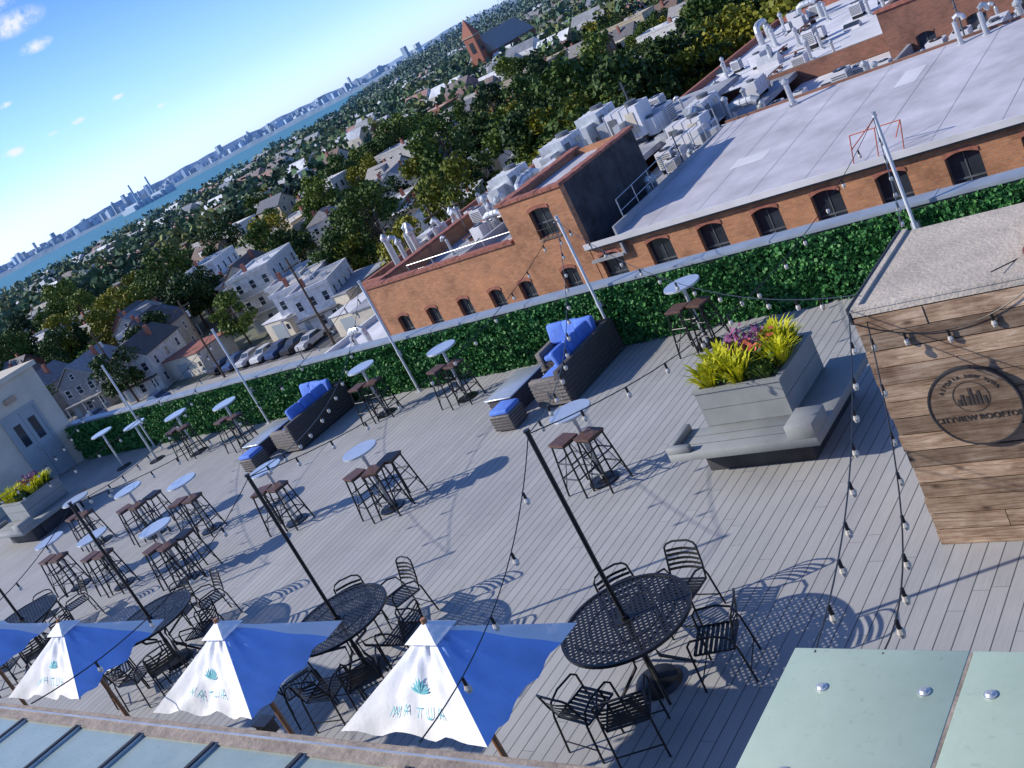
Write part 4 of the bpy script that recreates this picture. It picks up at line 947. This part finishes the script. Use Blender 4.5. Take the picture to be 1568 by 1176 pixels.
# ------------------------------------------------------------------ river, far shore, skyline
def arc(r0,r1,a0,a1,z,mat,name,n=40,jit=0):
    b=MB(); vs=[];fs=[]
    for i in range(n+1):
        a=rad(a0+(a1-a0)*i/n); j=random.uniform(-jit,jit)
        vs+=[(-(r0+j)*math.cos(a),(r0+j)*math.sin(a),z),(-r1*math.cos(a),r1*math.sin(a),z)]
    for i in range(n): fs.append((2*i,2*i+1,2*i+3,2*i+2))
    b.add(vs,fs,mat); b.obj(name)
m,nt,bb=newmat('river_water'); bb.inputs['Roughness'].default_value=.5; M['water']=m
tc=nt.nodes.new('ShaderNodeTexCoord'); nn=N(nt,'ShaderNodeTexNoise',Scale=.02,Detail=4.); L(nt,tc.outputs['Object'],nn.inputs['Vector']); L(nt,ramp(nt,nn.outputs['Fac'],[(.3,(.05,.19,.27)),(.7,(.08,.25,.34))]),bb.inputs['Base Color'])
bb.inputs['Specular IOR Level'].default_value=.2
arc(840,3100,0,46,GZ+.4,'water','river_water',60,25)
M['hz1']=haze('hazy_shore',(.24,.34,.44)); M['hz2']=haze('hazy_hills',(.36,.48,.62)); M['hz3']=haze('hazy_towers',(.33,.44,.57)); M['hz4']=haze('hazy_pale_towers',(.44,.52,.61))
def ridge(r,a0,a1,h0,h1,mat,name,n=260,base=GZ):
    b=MB(); vs=[]; hh=h0
    for i in range(n+1):
        a=rad(a0+(a1-a0)*i/n); hh=min(h1,max(h0,hh+random.uniform(-1,1)*(h1-h0)*.2))
        for (rr,z) in ((r,base),(r+40,base+hh),(r+400,base+hh*.9),(r+440,base)): vs.append((-rr*math.cos(a),rr*math.sin(a),z))
    fs=[(4*i+k,4*i+k+1,4*i+5+k,4*i+4+k) for i in range(n) for k in range(3)]
    b.add(vs,fs,mat); b.obj(name)
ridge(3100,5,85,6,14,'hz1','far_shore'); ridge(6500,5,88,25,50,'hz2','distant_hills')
b=MB()
for i in range(460):
    a=random.uniform(24,62); r=random.uniform(3250,4300)
    base=11+8*math.exp(-((a-32)/3)**2)+6*math.exp(-((a-40)/3)**2)
    h=base+random.expovariate(1/6.)+(26*random.random() if random.random()<.05 else 0); h=min(h,55)*r/3400; w=random.uniform(8,24)
    X=Matrix.Translation((-r*math.cos(rad(a)),r*math.sin(rad(a)),GZ))@Matrix.Rotation(random.random()*3,4,'Z')
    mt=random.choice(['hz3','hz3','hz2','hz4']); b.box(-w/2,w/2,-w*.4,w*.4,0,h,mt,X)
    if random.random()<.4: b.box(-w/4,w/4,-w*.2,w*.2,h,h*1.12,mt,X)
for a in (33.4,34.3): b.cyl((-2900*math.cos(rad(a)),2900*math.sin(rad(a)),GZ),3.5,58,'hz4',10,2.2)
for k in range(8): 
    a=rad(33+.25*k); b.box(-25,25,-12,12,0,random.uniform(8,16),'hz4',Matrix.Translation((-2400*math.cos(a),2400*math.sin(a),GZ)))
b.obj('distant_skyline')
# ------------------------------------------------------------------ light, sky
sund=Vector((-.865*math.cos(rad(32)),-.502*math.cos(rad(32)),math.sin(rad(32)))).normalized()
sl=bpy.data.lights.new('sun','SUN'); sl.energy=5.0; sl.angle=rad(.53); sl.color=(1,.93,.82)
so=bpy.data.objects.new('sun',sl); COL.objects.link(so); so.rotation_euler=sund.to_track_quat('Z','Y').to_euler(); so.location=(0,0,50)
w=bpy.data.worlds.new('World'); S.world=w; w.use_nodes=True; nt=w.node_tree; bg=nt.nodes['Background']
sk=nt.nodes.new('ShaderNodeTexSky'); sk.sky_type='NISHITA'; sk.sun_disc=False; sk.sun_elevation=rad(32); sk.sun_rotation=math.atan2(sund.x,sund.y); sk.air_density=1.0; sk.dust_density=.6; sk.ozone_density=2.5
bg.inputs['Strength'].default_value=.14
tc=nt.nodes.new('ShaderNodeTexCoord'); sp=nt.nodes.new('ShaderNodeSeparateXYZ'); L(nt,tc.outputs['Generated'],sp.inputs[0])
tint=ramp(nt,sp.outputs[2],[(0,(.36,.48,.86)),(.06,(.24,.33,.60)),(.18,(.13,.205,.38)),(.6,(.19,.24,.34))])
skc=mixc(nt,1.0,sk.outputs[0],tint,'MULTIPLY')
sc3=nt.nodes.new('ShaderNodeVectorMath'); sc3.operation='SCALE'; L(nt,skc,sc3.inputs[0]); sc3.inputs['Scale'].default_value=3.45
nz=N(nt,'ShaderNodeTexNoise',Scale=60.,Detail=8.,Roughness=.7); L(nt,tc.outputs['Generated'],nz.inputs['Vector'])
tot=None
for (dx,dy,dz,r) in [(-.83,.534,.1625,.024),(-.829,.541,.1405,.013),(-.815,.575,.0787,.006),(-.799,.599,.057,.005),(-.8365,.543,.0756,.006),(-.849,.523,.0756,.005),(-.867,.4927,.0755,.010),(-.832,.526,.182,.022),(-.85,.5,.11,.006)]:
    sb=nt.nodes.new('ShaderNodeVectorMath'); sb.operation='SUBTRACT'; L(nt,tc.outputs['Generated'],sb.inputs[0]); v=Vector((dx,dy,dz)).normalized(); sb.inputs[1].default_value=v
    mu=nt.nodes.new('ShaderNodeVectorMath'); mu.operation='MULTIPLY'; L(nt,sb.outputs[0],mu.inputs[0]); mu.inputs[1].default_value=(1/r,1/r,2.8/r)
    ln=nt.nodes.new('ShaderNodeVectorMath'); ln.operation='LENGTH'; L(nt,mu.outputs[0],ln.inputs[0])
    q=math_n(nt,'MAXIMUM',math_n(nt,'SUBTRACT',1.25,ln.outputs['Value']),0)
    tot=q if tot is None else math_n(nt,'MAXIMUM',tot,q)
cf=math_n(nt,'MULTIPLY',tot,math_n(nt,'MULTIPLY',math_n(nt,'MAXIMUM',math_n(nt,'SUBTRACT',nz.outputs['Fac'],.38),0),5.0))
cf=math_n(nt,'MINIMUM',cf,.88)
L(nt,mixc(nt,cf,sc3.outputs[0],(6.6,6.8,7.1)),bg.inputs['Color'])
# ------------------------------------------------------------------ camera
cam=bpy.data.cameras.new('cam'); co=bpy.data.objects.new('camera',cam); COL.objects.link(co)
R=Vector((.732,.5186,-.4419)); D=Vector((-.1459,-.5142,-.8452)); F=Vector((-.6655,.6832,-.3007))
mt=Matrix(((R.x,-D.x,-F.x),(R.y,-D.y,-F.y),(R.z,-D.z,-F.z))).to_4x4(); mt.translation=(0,0,5.7); co.matrix_world=mt
cam.sensor_width=36; cam.lens=36*1650/1568; cam.clip_start=.1; cam.clip_end=20000
S.camera=co
S.view_settings.view_transform='Standard'; S.view_settings.look='None'; S.view_settings.exposure=0
